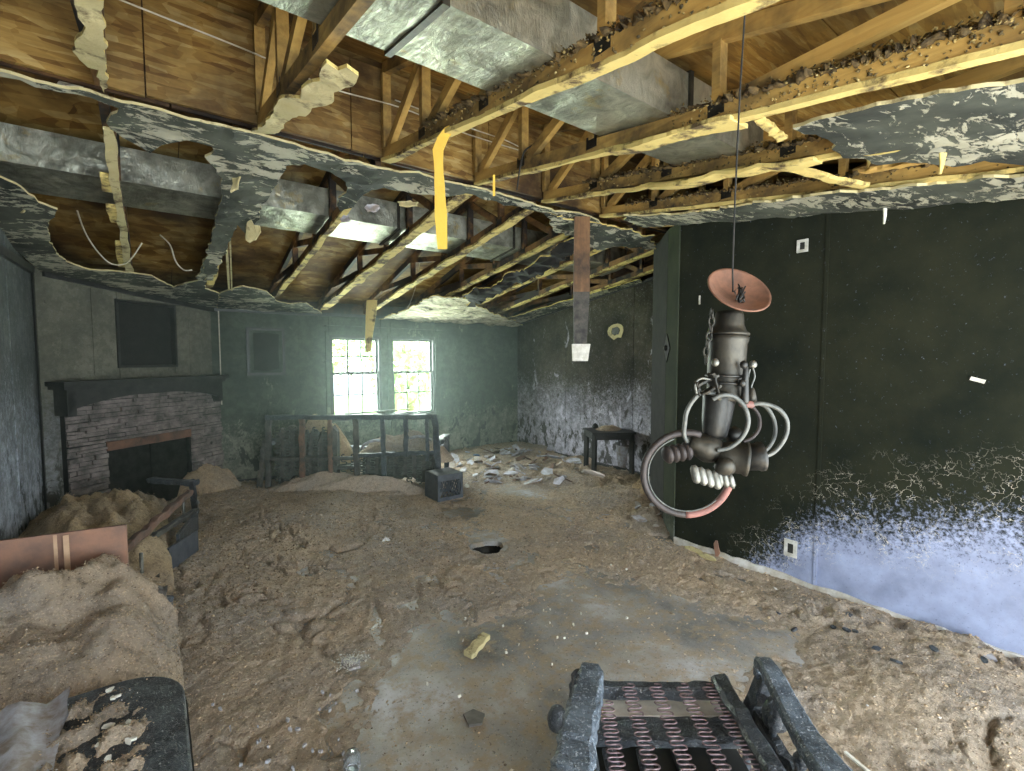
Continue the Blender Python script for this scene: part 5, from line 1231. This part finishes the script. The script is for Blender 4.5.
ring = [Q(691+42.5*math.cos(a), 474.5-42*math.sin(a), -6+10*math.sin(a*.5)) for a in [math.radians(72+k*6) for k in range(0, 34)]]
MB().tube(ring, 3.5*S, 12).build('large_ring', 'tube', lf, True)
ringb = [Q(691+42.5*math.cos(a), 474.5-42*math.sin(a), -6+10*math.sin(a*.5)) for a in [math.radians(270+k*6) for k in range(0, 15)]]
MB().tube(ringb, 3.8*S, 12).build('ring_end', 'rust_red', lf, True)['label'] = 'reddish lower end of the large ring'
ringc = [Q(691+38.4*math.cos(a), 474.5-38*math.sin(a), -8+10*math.sin(a*.5)) for a in [math.radians(110+k*8) for k in range(0, 27)]]
MB().tube(ringc, .8*S, 6).build('ring_liner', 'tube_grey', lf, True)
for k in range(7):
    c0_ = Q(712.5-.7*k+1.0*math.sin(k), 313+7.6*k, 0); pts = [c0_+Vector(((2.6*math.cos(a)*S if k % 2 else 0), (0 if k % 2 else 2.6*math.cos(a)*S), 5.0*math.sin(a)*S)) for a in [2*PI*i/12 for i in range(12)]]
    MB().tube(pts, .8*S, 6, closed=True).build('chain_link', 'iron_worn', lf, True)
for (px, py, d, mt) in ((713, 362, -10, 'silver'), (754, 364, -2, 'silver'), (739, 364, -14, 'iron'), (710, 376, -14, 'iron_worn'), (738, 382, -14, 'iron')):
    MB().lathe([(1*S, 0), (3.2*S, 1.5*S), (3.8*S, 4*S), (3*S, 6.5*S), (1*S, 8*S)], Q(px, py+3.5, d), None, 14).build('set_screw', mt, lf, True)
spl([Q(754, 367, -2), Q(756, 376, -2), Q(753, 386, -2), Q(755, 394, -2)], .9, 'hook_wire', 'tube_grey', 6)
spl([Q(750, 368, -4), Q(748, 380, -4), Q(749, 392, -4)], .9, 'hook_wire', 'tube_grey', 6)
cup(754, 402, -2, (0, 0, 1), [(2.5, 0), (4.6, 2), (4, 8), (2.4, 13), (1.5, 15)], 'tip_cap', 'iron_worn'); cup(742, 402, -12, (0, 0, 1), [(3, 0), (4, 3), (3, 24), (2.4, 36), (1, 38)], 'side_rod', 'iron')
for k, (a, b, w_) in enumerate((((694, 384), (714, 374), 7), ((698, 392), (716, 384), 8), ((692, 380), (697, 394), 5), ((706, 372), (716, 398), 7))):
    MB().roughbar(Q(*a, -14-k), Q(*b, -12), w_*S, 3*S, 6, .3, seed=k).build('bent_bracket', 'iron_worn', lf)
spl([Q(706, 378, -16), Q(697, 377, -16), Q(692, 382, -16), Q(694, 392, -14)], 1.2, 'hook_wire', 'silver', 6)
# ------------------------------------------------------------------ outdoors
tag(MB().b2((-14, 7.5, -.9), (18, 30, -.85)).build('ground', 'grass'), kind='structure')
def tree(x, y, h, rc, seed, lab):
    t = thing('leafy_tree', lab, 'tree', (x, y, -.87)); r_ = random.Random(seed)
    MB().tube([(0, 0, 0), (.1, .05, h*.4), (0, .1, h*.75)], [.16, .12, .05], 8).build('trunk', 'bark', t, True)
    vs = []; fs = []
    for k in range(2600):
        a = r_.uniform(0, 2*PI); e = math.acos(r_.uniform(-1, 1)); q = rc*(r_.random()**.35)*(1+.35*fb(math.cos(a)*2+seed, math.sin(a)*2, e))
        c_ = Vector((q*math.sin(e)*math.cos(a), q*math.sin(e)*math.sin(a), h*.66+q*1.1*math.cos(e))); d1 = Vector((r_.gauss(0, 1), r_.gauss(0, 1), r_.gauss(0, 1))).normalized()*.13; d2 = d1.cross(Vector((r_.gauss(0, 1), r_.gauss(0, 1), r_.gauss(0, 1)))).normalized()*.06
        b = len(vs); vs += [c_-d1, c_+d2, c_+d1, c_-d2]; fs.append((b, b+1, b+2, b+3))
    MB().add(vs, fs).build('foliage', 'foliage', t)['kind'] = 'stuff'
for k, (x, y, h, rc, lab) in enumerate(((3.6, 14.5, 5.2, 1.6, 'sunlit tree seen through the left window'), (7.6, 18.0, 6, 2.0, 'sunlit tree seen through the right window'), (6.2, 13.5, 3.4, 1.1, 'small bush-like tree low between the windows'), (1.0, 19, 5.5, 1.7, 'pale tree at the left edge of the window view'), (13.0, 20, 5.5, 1.9, 'tree beyond the right edge of the windows'))):
    tree(x, y, h, rc, 60+k, lab)

# ------------------------------------------------------------------ haze volume added for lens bloom and dust around the windows
hm = bpy.data.materials.new('window_glow_haze'); hm.use_nodes = True; ht = hm.node_tree; ht.nodes.clear()
ho = ht.nodes.new('ShaderNodeOutputMaterial'); hv = ht.nodes.new('ShaderNodeVolumeScatter')
hv.inputs['Color'].default_value = (.78, 1.0, .88, 1); hv.inputs['Density'].default_value = .022; hv.inputs['Anisotropy'].default_value = .55
ht.links.new(hv.outputs[0], ho.inputs['Volume']); M['haze'] = hm
tag(MB().b2((XL, 3.3, .01), (XR2, YB-.05, 2.15)).build('smoke_haze', 'haze'), 'thin greenish haze added for the glow in front of the windows', 'haze', kind='stuff')
